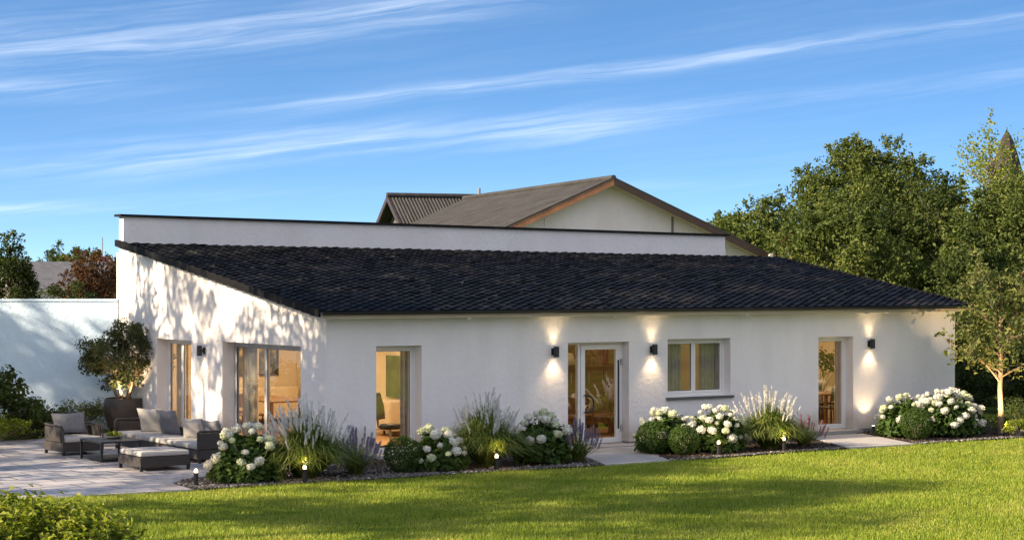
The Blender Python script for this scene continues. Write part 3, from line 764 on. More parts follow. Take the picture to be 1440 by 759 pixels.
curtain(PF, 12.98, 13.34, .44, .08, 2.46, 'curtain', 'beige curtain beside the tall window between the two rightmost wall lamps', 4)
curtain(PF, 8.22, 8.62, .42, .5, 2.42, 'voile', 'grey sheer curtain on left side of the square two-part window', 4)
curtain(PF, 9.12, 9.90, .42, .5, 2.42, 'voile', 'wider grey sheer curtain filling right half of the square two-part window', 8)
curtain(PG, 3.85, 4.46, .46, .08, 2.46, 'curtain', 'beige curtain at left side of the wide patio glazing', 6)
curtain(PG, 7.26, 7.78, .46, .08, 2.46, 'curtain', 'beige curtain behind the narrow patio door by the olive tree', 5)
def table(loc, lx, ly, h, label, m='wood', rz=0):
    t = empty('dining_table', loc, rz, label, 'table'); MB().box(-lx/2,lx/2,-ly/2,ly/2,h-.04,h).build('tabletop', M[m], t, bevel=.008)
    for sx in (-1,1):
        for sy in (-1,1): MB().box(sx*(lx/2-.06)-.03,sx*(lx/2-.06)+.03,sy*(ly/2-.06)-.03,sy*(ly/2-.06)+.03,0,h-.04).build('leg', M[m], t)
    return t
def chair(loc, rz, label, m='darkwood', cm='darkwood'):
    t = empty('dining_chair', loc, rz, label, 'chair')
    MB().box(-.22,.22,-.22,.22,.42,.47).build('seat', M[cm], t, bevel=.015)
    MB().prism([(-.21,.19,.60),(.21,.19,.60),(.21,.25,.90),(-.21,.25,.90)], (0,.025,0)).build('backrest', M[cm], t, bevel=.008)
    for sx in (-1,1):
        MB().tube([(sx*.2,-.2,0),(sx*.19,-.19,.42)], (.014,.018), 6).build('leg', M[m], t)
        MB().tube([(sx*.2,.22,0),(sx*.19,.19,.45),(sx*.19,.24,.88)], (.014,.018,.013), 6).build('leg', M[m], t)
    return t
table((14.15,1.75,.05), 1.3, .85, .74, 'brown wooden table behind the tall window at the far right of the facade')
chair((13.5,1.15,.05), pi, 'dark chair drawn up to the table behind the far right window')
chair((14.4,2.45,.05), 0, 'dark chair at far end of the table behind the far right window')
table((2.2,6.7,.05), 1.0, 1.9, .74, 'long wooden dining table inside the wide patio glazing')
chair((1.45,6.2,.05), pi/2, 'dark dining chair inside the glazing, on the nearer half of the table', cm='wood')
chair((1.45,7.2,.05), pi/2, 'dark dining chair inside the glazing, on the farther half of the table', cm='wood')
def picture(P, u0, u1, d, z0, z1, label):
    m, nt, out = newmat('abstract_picture'); b = node(nt,'ShaderNodeBsdfPrincipled'); n = node(nt,'ShaderNodeTexNoise'); n.inputs['Scale'].default_value = 6; n.inputs['Detail'].default_value = 5
    tc = node(nt,'ShaderNodeTexCoord'); nt.links.new(tc.outputs['Object'], n.inputs['Vector'])
    r = ramp(nt, [(.35,(.02,.02,.015)),(.5,(.10,.09,.05)),(.62,(.30,.22,.12))], n.outputs['Fac']); nt.links.new(r.outputs[0], b.inputs['Base Color']); nt.links.new(b.outputs[0], out.inputs[0])
    q = MB(); frame_rect(q, P, u0, u1, z0, z1, .05, d-.03, d); o = q.build('wall_picture', M['darkwood']); tag(o, label, 'picture')
    bar_obj(P, 'canvas', u0+.05, u1-.05, z0+.05, z1-.05, d-.012, d-.002, m, o)
picture(PF, 2.6, 3.7, 9.398, 1.15, 1.98, 'large dark framed picture on the rear wall of the living room')
def sideboard(loc, lx, ly, h, label, m='wood', rz=0, doors=3):
    t = empty('sideboard', loc, rz, label, 'sideboard'); MB().box(-lx/2,lx/2,-ly/2,ly/2,.12,h).build('body', M[m], t, bevel=.008)
    for k in range(doors):
        a = -lx/2+.02+k*(lx-.04)/doors; o = MB().box(a+.006, a+(lx-.04)/doors-.006, -ly/2-.018, -ly/2-.001, .15, h-.04).build('cabinet_door', M[m], t)
    for sx in (-1,1):
        for sy in (-1,1): MB().box(sx*(lx/2-.05)-.02,sx*(lx/2-.05)+.02,sy*(ly/2-.05)-.02,sy*(ly/2-.05)+.02,0,.12).build('leg', M['darkwood'], t)
sideboard((2.9,9.15,.05), 2.2, .42, .85, 'low wooden sideboard under the framed picture in the living room', 'room')
sideboard((3.93,4.6,.05), 1.0, .42, .75, 'pale sideboard against the wall seen through the tall window near the corner', 'room', -pi/2, 2)
m_green = mat('green_glass_board', (.10,.14,.07), (.06,.09,.045), rough=.15, scale=4)
q = MB().box(4.16,4.195,4.0,5.1,.85,1.75).build('wall_board', m_green); tag(q, 'green glossy board on the wall above the pale sideboard', 'board')
# swivel chair near the corner window
oc = empty('office_chair', (2.08,1.25,.05), .6, 'black swivel chair just inside the tall window near the corner', 'office chair')
MB().lathe([(.001,.42),(.22,.42),(.25,.46),(.24,.51),(.001,.53)], 18).build('seat', M['black'], oc, smooth=True)
MB().prism([(-.2,.20,.6),(.2,.20,.6),(.23,.24,.85),(.17,.30,1.12),(-.17,.30,1.12),(-.23,.24,.85)], (0,.05,0)).build('backrest', M['black'], oc, bevel=.02)
MB().tube([(0,0,.1),(0,0,.42)], .025, 8).build('column', M['alu'], oc)
MB().tube([(0,.1,.44),(0,.27,.46),(0,.29,.8)], .018, 6).build('back_bar', M['black'], oc)
for k in range(5):
    a = k*2*pi/5; MB().tube([(0,0,.11),(math.cos(a)*.28,math.sin(a)*.28,.06)], (.022,.014), 6).lathe([(.001,0),(.03,.01),(.03,.045),(.001,.055)],8,(math.cos(a)*.28,math.sin(a)*.28)).build('foot', M['black'], oc)
# hall: low bench and a standing frame
hb = empty('hall_bench', (7.75,2.35,.05), .1, 'low pale wooden bench in the hall behind the glazed door', 'bench')
MB().box(-.75,.75,-.25,.25,.38,.44).build('seat', M['wood'], hb, bevel=.01)
for sx in (-1,1): MB().box(sx*.65-.04,sx*.65+.04,-.22,.22,0,.38).build('leg', M['wood'], hb)
hc = chair((7.35,1.45,.05), 2.4, 'wooden chair with slanted legs seen through the glazed front door', 'wood', 'wood')
def wardrobe(loc, lx, label, doors=3):
    t = empty('wardrobe', loc, 0, label, 'wardrobe'); MB().box(-lx/2,lx/2,-.28,.28,0,2.15).build('body', M['darkwood'], t, bevel=.008)
    for k in range(doors):
        a = -lx/2+.015+k*(lx-.03)/doors; o = MB().box(a+.006,a+(lx-.03)/doors-.006,-.30,-.281,.06,2.10).build('door', M['wood'], t)
        MB().tube([(a+.06,-.325,1.0),(a+.06,-.325,1.25)], .009, 6).build('handle', M['alu'], o)
wardrobe((8.95,4.28,.05), 1.5, 'dark wooden wardrobe added in the hall in place of foliage reflected in the front door')  # added: its dark mass stands in for foliage reflected in the door glass
wardrobe((10.55,4.28,.05), .8, 'narrow dark wooden wardrobe in the room behind the square window', 2)
q = MB().lathe([(.001,0),(.14,0),(.02,.02),(.014,.03),(.014,1.45),(.001,1.46)], 14).build('stand', M['black'], None, smooth=True); q.name = 'floor_lamp'; q.location = (8.0,3.7,.05)
tag(q, 'slim floor lamp with a pale round shade in front of the hall wardrobe', 'floor lamp')
MB().lathe([(.001,1.72),(.12,1.70),(.19,1.45),(.185,1.45)], 18).build('lamp_shade', M['curtain'], q, smooth=True)
# indoor plant behind the far right window
ip = empty('indoor_plant', (14.9,3.1,.05), 0, 'tall leafy houseplant behind the far right window', 'houseplant')
MB().lathe([(.001,0),(.15,0),(.2,.35),(.18,.35),(.17,.3),(.001,.3)], 16).build('pot', M['stone_sill'], ip, smooth=True)
g = rs(77); stx = MB(); Q = []
for k in range(9):
    p = (g.normal()*.22, g.normal()*.22, g.uniform(1.1,1.75)); stx.tube(bend((0,0,.3), p, .06, g), np.linspace(.012,.004,5), 5)
    P, d = blob(g, p, (.22,.22,.25), 26); Q.append(leaf_quads(g, P, d+g.normal(size=(26,3))*.4, np.full(26,.16), .4))
stx.build('stem', M['twig'], ip); MB().quads(np.concatenate(Q)).build('foliage', M['leaf_mid'], ip)

def area(name, loc, sx, sy, w, c, rot=(0,0,0)):
    l = bpy.data.lights.new(name, 'AREA'); l.shape = 'RECTANGLE'; l.size = sx; l.size_y = sy; l.energy = w; l.color = c
    o = bpy.data.objects.new(name, l); col.objects.link(o); o.location = loc; o.rotation_euler = rot; return o
WARM = (1.0,.70,.40)
INT = .31
for n_, x, y, sx, sy, w in (('living', 2.2,3.0,2.5,3.5,190),('living', 2.2,7.4,2.5,2.5,170),('hall',6.0,2.6,2.0,2.5,45),('bedroom',9.3,2.6,2.0,2.5,22),('dining',13.2,2.6,2.5,2.5,120)):
    area('ceiling_light', (x,y,2.49), sx, sy, w*INT, WARM)

# ------------------------------------------------------------------ outdoor lamps
def spot(parent, loc, aim, w, ang, blend=.7, c=(1.0,.70,.38), r=.02):
    l = bpy.data.lights.new('spot', 'SPOT'); l.energy = w; l.spot_size = R(ang); l.spot_blend = blend; l.color = c; l.shadow_soft_size = r
    o = bpy.data.objects.new('spot', l); col.objects.link(o); o.parent = parent; o.location = loc
    from mathutils import Vector
    o.rotation_euler = Vector(aim).to_track_quat('-Z','Y').to_euler(); return o
def wall_lamp(loc, rz, label):
    """local frame: wall behind at y=0, lamp stands out to -y"""
    t = empty('wall_lamp', loc, rz, label, 'wall lamp', 'black up and down wall lamps')
    MB().box(-.045,.045,-.03,-.001,-.07,.07).box(-.02,.02,-.07,-.03,-.03,.03).build('bracket', M['black'], t, bevel=.004)
    b = MB().lathe([(.046,-.10),(.055,-.105),(.055,.105),(.046,.10)], 20, (0,-.12)).build('shade', M['black'], t, smooth=False)
    for z in (-.085,.085): MB().lathe([(.001,z),(.046,z)], 20, (0,-.12)).build('bulb', M['bulb'], t)
    spot(t, (0,-.12,-.12), (0,.07,-1), 7.5, 100, 1.0, r=.045); spot(t, (0,-.12,.12), (0,.10,1), 3.2, 88, 1.0, r=.045)
wall_lamp((0,5.36,1.92), -pi/2, 'black cylinder wall lamp on the gable between the two patio openings')
wall_lamp((5.08,0,1.96), 0, 'black cylinder wall lamp left of the glazed front door')
wall_lamp((7.53,0,1.96), 0, 'black cylinder wall lamp between the glazed door and the square window')
wall_lamp((13.58,0,1.97), 0, 'black cylinder wall lamp right of the tall window, rightmost on the facade')
def bollard(loc, label, w=3.0):
    t = empty('bollard_light', loc, 0, label, 'bollard light', 'small bollard lights along the beds')
    MB().lathe([(.001,0),(.038,0),(.038,.22),(.001,.221)], 14).build('post', M['black'], t)
    MB().lathe([(.030,.221),(.032,.245),(.028,.268),(.016,.283),(.001,.287)], 14).build('light_head', M['bulb_soft'], t, smooth=True)
    l = bpy.data.lights.new('glow', 'POINT'); l.energy = w; l.color = (1,.70,.36); l.shadow_soft_size = .05
    o = bpy.data.objects.new('glow', l); col.objects.link(o); o.parent = t; o.location = (0,0,.36)
bollard((-3.78,-2.62,.02), 'small lit bollard at the patio end of the beds, leftmost one', 2)
bollard((-2.05,-3.62+.5,.03), 'small lit bollard in front of the largest plumed grass', 2.2)
bollard((1.74,-3.12,.03), 'small lit bollard in front of the middle plumed grass', 2.2)
bollard((6.9,-2.95,.03), 'small lit bollard in front of the hydrangeas right of the door path', 2)
bollard((8.5,-3.0,.03), 'small lit bollard in front of the rightmost plumed grass', 2.2)
def ground_spot(loc, aim, w, ang, label, rz=0):
    t = empty('garden_spotlight', loc, rz, label, 'garden spotlight')
    MB().tube([(0,0,0),(0,0,.07)], .01, 6).build('spike', M['black'], t)
    a = unit(np.array(aim, float)); c0 = np.array((0,0,.10))
    MB().tube([c0-a*.04, c0+a*.04], .035, 12).build('head', M['black'], t)
    MB().tube([c0+a*.041, c0+a*.044], .028, 12).build('lens', M['bulb'], t)
    spot(t, tuple(c0+a*.06), tuple(a), w, ang, .8)
ground_spot((13.44,-.30,.03), (0,.22,1), 11, 84, 'tiny black uplight on the ground under the rightmost wall lamp')
ground_spot((14.85,-2.75,.03), (.42,.45,1), 150, 75, 'small garden spotlight aimed up the trunk of the young tree')

# ------------------------------------------------------------------ terrace furniture
def cushion_mesh(w, d, h, seed, puff=1.0, n=10):
    g = rs(seed); b = MB(); V = []; F = []
    for s in (1,-1):
        for i in range(n+1):
            for j in range(n+1):
                u = i/n*2-1; v = j/n*2-1
                e = ((1-abs(u)**2.6)*(1-abs(v)**2.6))**.42 if abs(u) < 1 and abs(v) < 1 else 0
                pin = 1-.10*puff*(1-abs(u))**1*(abs(v)) ; pin2 = 1-.10*puff*(1-abs(v))*(abs(u))
                V.append((u*w/2*pin2, v*d/2*pin, s*h/2*e + .008*math.sin(u*5+seed)*e))
    k = (n+1)**2
    for s in (0,1):
        for i in range(n):
            for j in range(n):
                q = (s*k+i*(n+1)+j, s*k+(i+1)*(n+1)+j, s*k+(i+1)*(n+1)+j+1, s*k+i*(n+1)+j+1); F.append(q if s == 0 else q[::-1])
    return b.add(V, F)
def throw_cushion(loc, rot, w, m, label, seed):
    o = cushion_mesh(w, w, .17, seed).build('throw_cushion', M[m], smooth=True); o.location = loc; o.rotation_euler = rot
    return tag(o, label, 'cushion', 'cushions on the terrace seats')
def seat_base(root, x0,x1,y0,y1, z0=.07, z1=.245):
    MB().box(x0,x1,y0,y1,z0,z1).build('base', M['wicker'], root, bevel=.012)
    for x in (x0+.035,x1-.035):
        for y in (y0+.035,y1-.035): MB().box(x-.025,x+.025,y-.025,y+.025,0,z0).build('leg', M['black'], root)
def pad(root, x0,x1,y0,y1,z0,z1,m='cloth_light'):
    return MB().box(x0,x1,y0,y1,z0,z1).build('seat_pad', M[m], root, bevel=.03)
def arm_frame(root, pts, r=.022, name='armrest'):
    return MB().tube(pts, r, 8).build(name, M['wicker'], root)
# sofa: long, back towards the gable wall
so = empty('garden_sofa', (-2.1,1.0,.02), 0, 'long dark wicker garden sofa with light seat pads along the gable wall', 'garden sofa')
seat_base(so, 0,.78,0,4.05)
for k in range(4): pad(so, -.01,.68,.07+k*.985,.07+k*.985+.975,.25,.345)
MB().box(.70,.78,.05,4.0,.25,.50).build('backrest', M['wicker'], so, bevel=.015)
MB().box(0,.78,0,.06,.25,.55).build('armrest', M['wicker'], so, bevel=.012)
MB().box(.06,.74,3.99,4.035,.25,.52).build('armrest', M['wicker'], so, bevel=.012)
arm_frame(so, [(.0,4.02,.1),(.0,4.02,.54),(.03,4.02,.575),(.75,4.02,.575)])
arm_frame(so, [(.0,.03,.1),(.0,.03,.555),(.03,.03,.58),(.75,.03,.58)])
def cu(x, y, ry, rz, m, label, seed, w=.56, z=.36): throw_cushion((x,y,z+w*.40), (0, R(90+ry), R(rz+34)), w, m, label, seed)
cu(-1.60,4.35,-22,8,'cloth_light','light scatter cushion at the far left end of the long sofa',1)
cu(-1.55,3.62,-20,-14,'cloth_grey','mid grey scatter cushion second from the far end of the long sofa',2)
cu(-1.56,2.45,-24,10,'cloth_light','light scatter cushion third from the far end of the long sofa',3,.46)
cu(-1.52,1.62,-26,-12,'cloth_grey','grey slumped cushion against the near arm of the long sofa',4,.48)
# lounge chair
ch = empty('lounge_chair', (-3.62,3.88,.02), R(4), 'dark wicker lounge chair with pale pad and one grey back cushion', 'garden chair')
seat_base(ch, 0,.86,0,.86); pad(ch, .05,.81,-.01,.80,.25,.345)
arm_frame(ch, [(.0+.02,.02,.25),(.02,.05,.52),(.02,.08,.55),(.02,.84,.57),(.84,.84,.57),(.84,.08,.55),(.84,.05,.52),(.84,.02,.25)], .022, 'arm_frame')
MB().box(.05,.81,.82,.855,.25,.55).build('backrest', M['wicker'], ch, bevel=.01)
MB().box(.005,.04,.12,.84,.25,.53).build('armrest', M['wicker'], ch, bevel=.01); MB().box(.82,.855,.12,.84,.25,.53).build('armrest', M['wicker'], ch, bevel=.01)
o = cushion_mesh(.70,.42,.16,9).build('throw_cushion', M['cloth_grey'], smooth=True); o.location = (-3.25,4.52,.60); o.rotation_euler = (R(72),0,R(4)); tag(o, 'wide grey back cushion propped up in the lounge chair', 'cushion', 'cushions on the terrace seats')
# ottoman
ot = empty('ottoman', (-3.6,.14,.02), 0, 'square dark wicker ottoman with light grey pad in front of the sofa', 'ottoman')
seat_base(ot, 0,.96,0,1.02,.075,.25); pad(ot, .015,.945,.015,1.005,.253,.345)
# coffee table and its small bowl of plants
ct = empty('coffee_table', (-3.12,2.72,.02), 0, 'low dark metal coffee table between lounge chair and sofa', 'coffee table')
MB().box(-.4,.4,-.53,.53,.345,.38).build('tabletop', M['black'], ct, bevel=.006)
for sx in (-1,1):
    for sy in (-1,1): MB().box(sx*.375-.02,sx*.375+.02,sy*.505-.02,sy*.505+.02,0,.345).build('leg', M['black'], ct)
MB().box(-.36,.36,-.5,.5,.03,.05).build('shelf', M['black'], ct)
tp = empty('succulent_bowl', (-3.0,2.85,.40), 0, 'shallow bowl of small green succulents on the coffee table', 'plant bowl')
MB().lathe([(.001,0),(.12,0),(.17,.05),(.16,.05),(.001,.035)], 18).build('bowl', M['stone_sill'], tp, smooth=True)
g = rs(41); P, d = blob(g, (0,0,.07), (.17,.17,.07), 160); P[:,2] = np.maximum(P[:,2],.04)
MB().quads(leaf_quads(g, P, d+np.array((0,0,.2)), np.full(160,.07), .35, -.6)).build('foliage', M['leaf_sun'], tp)
# the pot by the gable and the olive in it
pt = empty('planter', (-.28,9.0,.02), 0, 'large round brown planter holding the olive tree beside the gable', 'planter')
MB().lathe([(.001,0),(.30,0),(.38,.16),(.45,.42),(.455,.60),(.43,.74),(.40,.755),(.385,.74),(.40,.6),(.001,.62)], 32).build('bowl', M['pot'], pt, smooth=True)
MB().lathe([(.001,.665),(.2,.66),(.395,.63)], 24).build('soil', M['soil'], pt)
def olive():
    g = rs(52); root = empty('olive_tree', (-.28,9.0,.66), 0, 'small round headed olive tree growing in the brown planter', 'olive tree')
    w = MB(); C = []
    for k in range(64):
        d = unit(g.normal(size=3)); r = g.uniform(.35,1)**.5; C.append((d[0]*1.0*r*(1-.12*d[2]), d[1]*.95*r, 1.10+d[2]*.74*r))
    st = []
    for k in range(4):
        a = k*1.6+.4; top = (math.cos(a)*.28, math.sin(a)*.28, .62); w.tube(bend((math.cos(a)*.05,math.sin(a)*.05,-.04), top, .06, g), np.linspace(.04,.022,5), 7); st.append(np.array(top))
    for p in C:
        s0 = min(st, key=lambda q: np.linalg.norm(q-np.array(p))); w.tube(bend(s0, p, .08, g, .05), np.linspace(.016,.004,5), 5, cap=False)
    w.build('trunk', M['bark_tan'], root, smooth=True)
    Q = []
    for p in C:
        n = 210; P, d = blob(g, p, (.25,.25,.19), n, .5); Q.append(leaf_quads(g, P, d*.5+g.normal(size=(n,3))*.7+np.array((0,0,.5)), np.full(n,.085), .36))
    MB().quads(np.concatenate(Q)).build('crown', M['leaf_olive'], root)
    # low tufts in the pot
    P, d = blob(g, (0,0,.03), (.36,.36,.06), 260); MB().quads(leaf_quads(g, P, d+np.array((0,0,.5)), np.full(260,.06), .4)).build('underplanting', M['leaf_sun'], root)
    return root
olive()
sp = empty('planter_spotlight', (-.45,8.78,.70), 0, 'tiny black uplight in the brown planter under the olive', 'garden spotlight')
MB().tube([(0,0,-.06),(0,0,.05)], .02, 10).build('head', M['black'], sp); MB().tube([(0,0,.051),(0,0,.054)], .016, 10).build('lens', M['bulb'], sp)
spot(sp, (0,0,.07), (.08,.08,1), 40, 120)

# ------------------------------------------------------------------ planting
make_hydrangea((-2.80,-2.45,.03), 'large white hydrangea with big heads at the patio end of the bed', .60,.58,.98, 1, 28, hs=1.08, nleaf=3000)
make_hydrangea((.86,-2.55,.03), 'white hydrangea right of the clipped ball near the corner window', .55,.5,.82, 2, 26)
make_hydrangea((3.25,-2.35,.03), 'white hydrangea beside lavender left of the door path', .55,.52,.95, 3, 24)
make_hydrangea((6.55,-1.75,.03), 'white hydrangea behind the clipped balls right of the door path', .62,.55,.92, 4, 26)
make_hydrangea((7.42,-2.2,.03), 'white hydrangea below the square window left of the plumed grass', .66,.55,.95, 5, 34)
make_hydrangea((13.15,-1.55,.03), 'white hydrangea nearest the rightmost wall lamp, behind a clipped ball', .62,.6,.98, 6, 26)
make_hydrangea((14.0,-1.9,.03), 'full white hydrangea in the middle of the right bed', .70,.62,1.08, 7, 36)
make_hydrangea((14.75,-1.5,.03), 'white hydrangea next to the trunk of the young tree', .58,.6,1.0, 8, 26)
make_grass((-1.72,-2.55,.03), 'largest plumed grass in front of the house corner', 1.0,1.16, 21, 2100, 78, 1.38, .66)
make_grass((2.0,-2.35,.03), 'plumed grass between two hydrangeas left of the door', .98,1.18, 22, 2000, 66, 1.32, .58)
make_grass((8.78,-2.25,.03), 'plumed grass below the right side of the square window', .95,.98, 23, 2000, 62, 1.2, .70)
make_lavender((-.72,-2.45,.03), 'lavender clump beside the largest plumed grass near the corner window', .40,.86, 31, 60)
make_lavender((3.92,-2.5,.03), 'lavender clump at left edge of the front door path', .42,.82, 32, 64)
make_lavender((9.85,-2.05,.03), 'dusky pink flowering clump left of the far right path', .45,.68, 33, 40, RSP, 'flowering plant', 'flowering_perennial')
make_boxball((.12,-2.62,.03), 'clipped box ball left of the hydrangea by the corner window', .34, 61)
make_boxball((6.42,-2.5,.03), 'clipped box ball in front, right of the door path', .31, 62)
make_boxball((6.05,-2.0,.03), 'clipped box ball half hidden behind another, right of door path', .33, 63)
make_boxball((12.75,-2.3,.03), 'clipped box ball in front of the right bed hydrangeas', .36, 64)
make_shrub('low_shrub', (15.25,-2.75,.03), 'low yellow green plant at the foot of the young tree', 'shrub', .40,.3,.36, 71, 900, .06, 'leaf_sun')
make_shrub('low_shrub', (16.6,-1.6,.03), 'bright green arching shrub right of the young tree', 'shrub', .75,.6,.62, 72, 2200, .08, 'leaf_mid', aspect=.3)
# young tree
def young_tree():
    g = rs(81); root = empty('young_tree', (15.33,-2.25,.02), 0, 'young tree with pale uplit trunk by the right corner', 'tree')
    w = MB(); w.tube([(0,0,-.03),(.01,0,.5),(-.01,.01,1.0),(.02,0,1.5),(0,.02,2.2),(.03,0,2.9),(.0,.02,3.35)], (.075,.06,.052,.046,.034,.02,.006), 10)
    C = []; tips = []
    for k in range(17):
        z0 = 1.02+k*.115; a = k*2.4+.9; L = (1.22-.040*k)*g.uniform(.85,1.1)*(1.15 if math.cos(a-2.5) > .5 else 1); top = np.array((math.cos(a)*L, math.sin(a)*L, z0+.55+.02*k+g.uniform(-.05,.2)))
        pts = bend((0,0,z0), top, .05, g, .07, 6); w.tube(pts, np.linspace(.026-.0009*k,.005,6), 6, cap=False)
        for t in (.45,.62,.8,1.0):
            b0 = np.array(pts[min(5,int(t*5))]); C.append(b0+g.normal(size=3)*.06)
            for q in range(3):
                e = b0+unit(g.normal(size=3)+np.array((0,0,.3)))*g.uniform(.18,.36); w.tube([b0,(b0+e)/2+g.normal(size=3)*.02,e], (.006,.004,.002), 4, cap=False); C.append(e)
    for z in (2.7,2.95,3.2,3.35): C.append(np.array((g.normal()*.08,g.normal()*.08,z)))
    w.build('trunk', M['bark_tan'], root, smooth=True)
    Q = []
    for p in C:
        n = int(g.uniform(8,15)); P, d = blob(g, p, (.18,.18,.15), n, .5); Q.append(leaf_quads(g, P, d*.4+g.normal(size=(n,3))*.5+np.array((0,0,.7)), np.full(n,.13), .5, .35))
    MB().quads(np.concatenate(Q)).build('crown', M['leaf_bluish'], root)
young_tree()
# left side plants by the garden wall
make_shrub('laurel_shrub', (-3.45,8.9,.02), 'dark glossy shrub against the garden wall at the left edge', 'shrub', 1.25,.9,1.5, 91, 2600, .12, 'leaf_dark', aspect=.6)
make_shrub('low_shrub', (-3.55,8.05,.02), 'light yellow green low shrub in front of the dark glossy shrub', 'shrub', .8,.5,.52, 92, 1900, .08, 'leaf_sun', aspect=.35)
make_shrub('hedge_shrub', (-2.1,9.6,.02), 'dark low shrub behind the lounge chair, next to the glossy shrub', 'shrub', .9,.6,.72, 93, 2400, .07, 'leaf_dark')
make_shrub('hedge_shrub', (-1.15,9.55,.02), 'dark feathery low shrub between lounge chair and planter', 'shrub', .75,.55,.85, 94, 2200, .06, 'leaf_bluish', aspect=.4)
make_shrub('hedge_shrub', (-2.75,8.7,.02), 'small dark shrub filling the bed left of the lounge chair', 'shrub', .7,.5,.55, 95, 1500, .07, 'leaf_dark')
# foreground shrub
def fore_shrub():
    g = rs(97); root = empty('foreground_shrub', (-9.35,-9.55,0), 0, 'bright yellow green leafy shrub at the bottom left edge of the lawn', 'shrub')
    w = MB(); Q = []
    for i in range(230):
        a = g.uniform(0,2*pi); q = g.uniform(0,1)**.6; x, y = math.cos(a)*1.75*q, math.sin(a)*1.25*q
        h = (.72*(1-.55*q*q) + g.uniform(-.10,.14)); top = np.array((x, y, max(.12,h)))
        pts = bend((x*.55,y*.55,0), top, .06, g, .02, 6); w.tube(pts, np.linspace(.005,.002,6), 5, cap=False)
        n = 40; t = g.uniform(.35,1,n); P = np.array([np.array(pts[0])+(top-np.array(pts[0]))*q2 for q2 in t]) + g.normal(size=(n,3))*.045
        Q.append(leaf_quads(g, P, g.normal(size=(n,3))*.45+np.array((0,0,.8)), np.full(n,.10), .58, -.1, .2))
    w.build('stems', M['twig'], root); MB().quads(np.concatenate(Q)).build('foliage', M['leaf_sun'], root)
fore_shrub()

# ------------------------------------------------------------------ garden wall
gwl = empty('garden_wall', (0,0,0), 0, 'tall smooth white garden wall left of the house, blue of its shade painted in', 'wall')
A = np.array((-.02,10.03)); D = np.array((-.837,.547)); N = np.array((-.547,-.837)); Lw = 16
p = [A, A+D*Lw, A+D*Lw-N*.22, A-N*.22+np.array((.0,0))]
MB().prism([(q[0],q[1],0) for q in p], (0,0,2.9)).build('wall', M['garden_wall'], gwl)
p = [A+N*.02, A+D*Lw+N*.02, A+D*Lw-N*.24, A-N*.24]
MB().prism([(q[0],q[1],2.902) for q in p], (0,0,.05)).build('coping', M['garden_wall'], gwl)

# ------------------------------------------------------------------ barn behind
bn = empty('barn', (19.32,17.48,0), 0, 'old barn with pale rendered gable and weathered brown roof behind the house', 'barn')
sa, ca = .8368, .5475
def cam2h(r, f): return np.array((sa*r+ca*f, -ca*r+sa*f))
gd = cam2h(.952,.306); rd = cam2h(-.306,.952)
def bp(w, l, z): q = gd*w + rd*l; return (q[0], q[1], z)
HW, ZA, ZE, BL = 5.26, 6.51, 4.18, 16.4
zz = lambda w, o=0: ZA-(ZA-ZE)*abs(w)/HW - o
b = MB(); b.prism([bp(-HW+.25,.55,0),bp(HW-.35,.55,0),bp(HW-.35,.55,zz(HW-.35,.14)),bp(0,.55,ZA-.14),bp(-HW+.25,.55,zz(HW-.25,.14))], tuple(np.array(bp(0,BL-.9,0))))
b.build('wall', M['barn_render'], bn)
# vertical joints in the gable render
for w_ in (-2.05, 2.2):
    MB().prism([bp(w_-.035,.52,3),bp(w_+.035,.52,3),bp(w_+.035,.52,zz(w_,.16)),bp(w_-.035,.52,zz(w_,.16))], tuple(np.array(bp(0,.04,0)))).build('downpipe' if w_ > 0 else 'render_joint', M['plinth' if w_ > 0 else 'barn_render'], bn)
def corr_roof(side):
    b = MB(); n = 150; V = []; F = []
    for i in range(n+1):
        l = -.02 + (BL+.1)*i/n; dz = .03*math.sin(i*2*pi/3.0)
        for w in (0.0, HW*.33, HW*.66, HW): V.append(bp(side*w, l, ZA-(ZA-ZE)*w/HW + dz + (.0)))
    for i in range(n):
        for k in range(3): F.append((i*4+k, (i+1)*4+k, (i+1)*4+k+1, i*4+k+1))
    return b.add(V, F)
for s in (-1,1):
    corr_roof(s).build('roof', M['barn_roof'], bn)
    b = MB(); b.prism([bp(0,0,ZA-.16),bp(s*HW,0,ZE-.16),bp(s*HW,0,ZE-.045),bp(0,0,ZA-.045)], tuple(np.array(bp(0,BL,0)))); b.build('roof_deck', M['soffit'], bn)
    b = MB(); b.prism([bp(0,-.05,ZA-.19),bp(s*(HW+.05),-.05,ZE-.21),bp(s*(HW+.05),-.05,ZE+.0),bp(0,-.05,ZA+.02)], tuple(np.array(bp(0,.04,0)))); b.build('verge_board', M['rust_wood' if s < 0 else 'darkwood'], bn)
    b = MB(); b.prism([bp(0,-.06,ZA+.02),bp(s*(HW+.06),-.06,ZE+.0),bp(s*(HW+.06),-.06,ZE+.05),bp(0,-.06,ZA+.07)], tuple(np.array(bp(0,.3,0)))); b.build('verge_cap', M['barn_roof'], bn)
MB().tube([bp(0,-.03,ZA+.05), bp(0,BL+.05,ZA+.05)], .085, 8).build('ridge_cap', M['barn_roof'], bn)
MB().tube([bp(HW+.08,-.1,ZE-.03), bp(HW+.08,BL,ZE-.12)], .075, 8).build('gutter', M['frame'], bn)
MB().tube([bp(0,14.4,ZA), bp(0,14.4,ZA+.35)], .05, 8).build('vent_pipe', M['plinth'], bn)
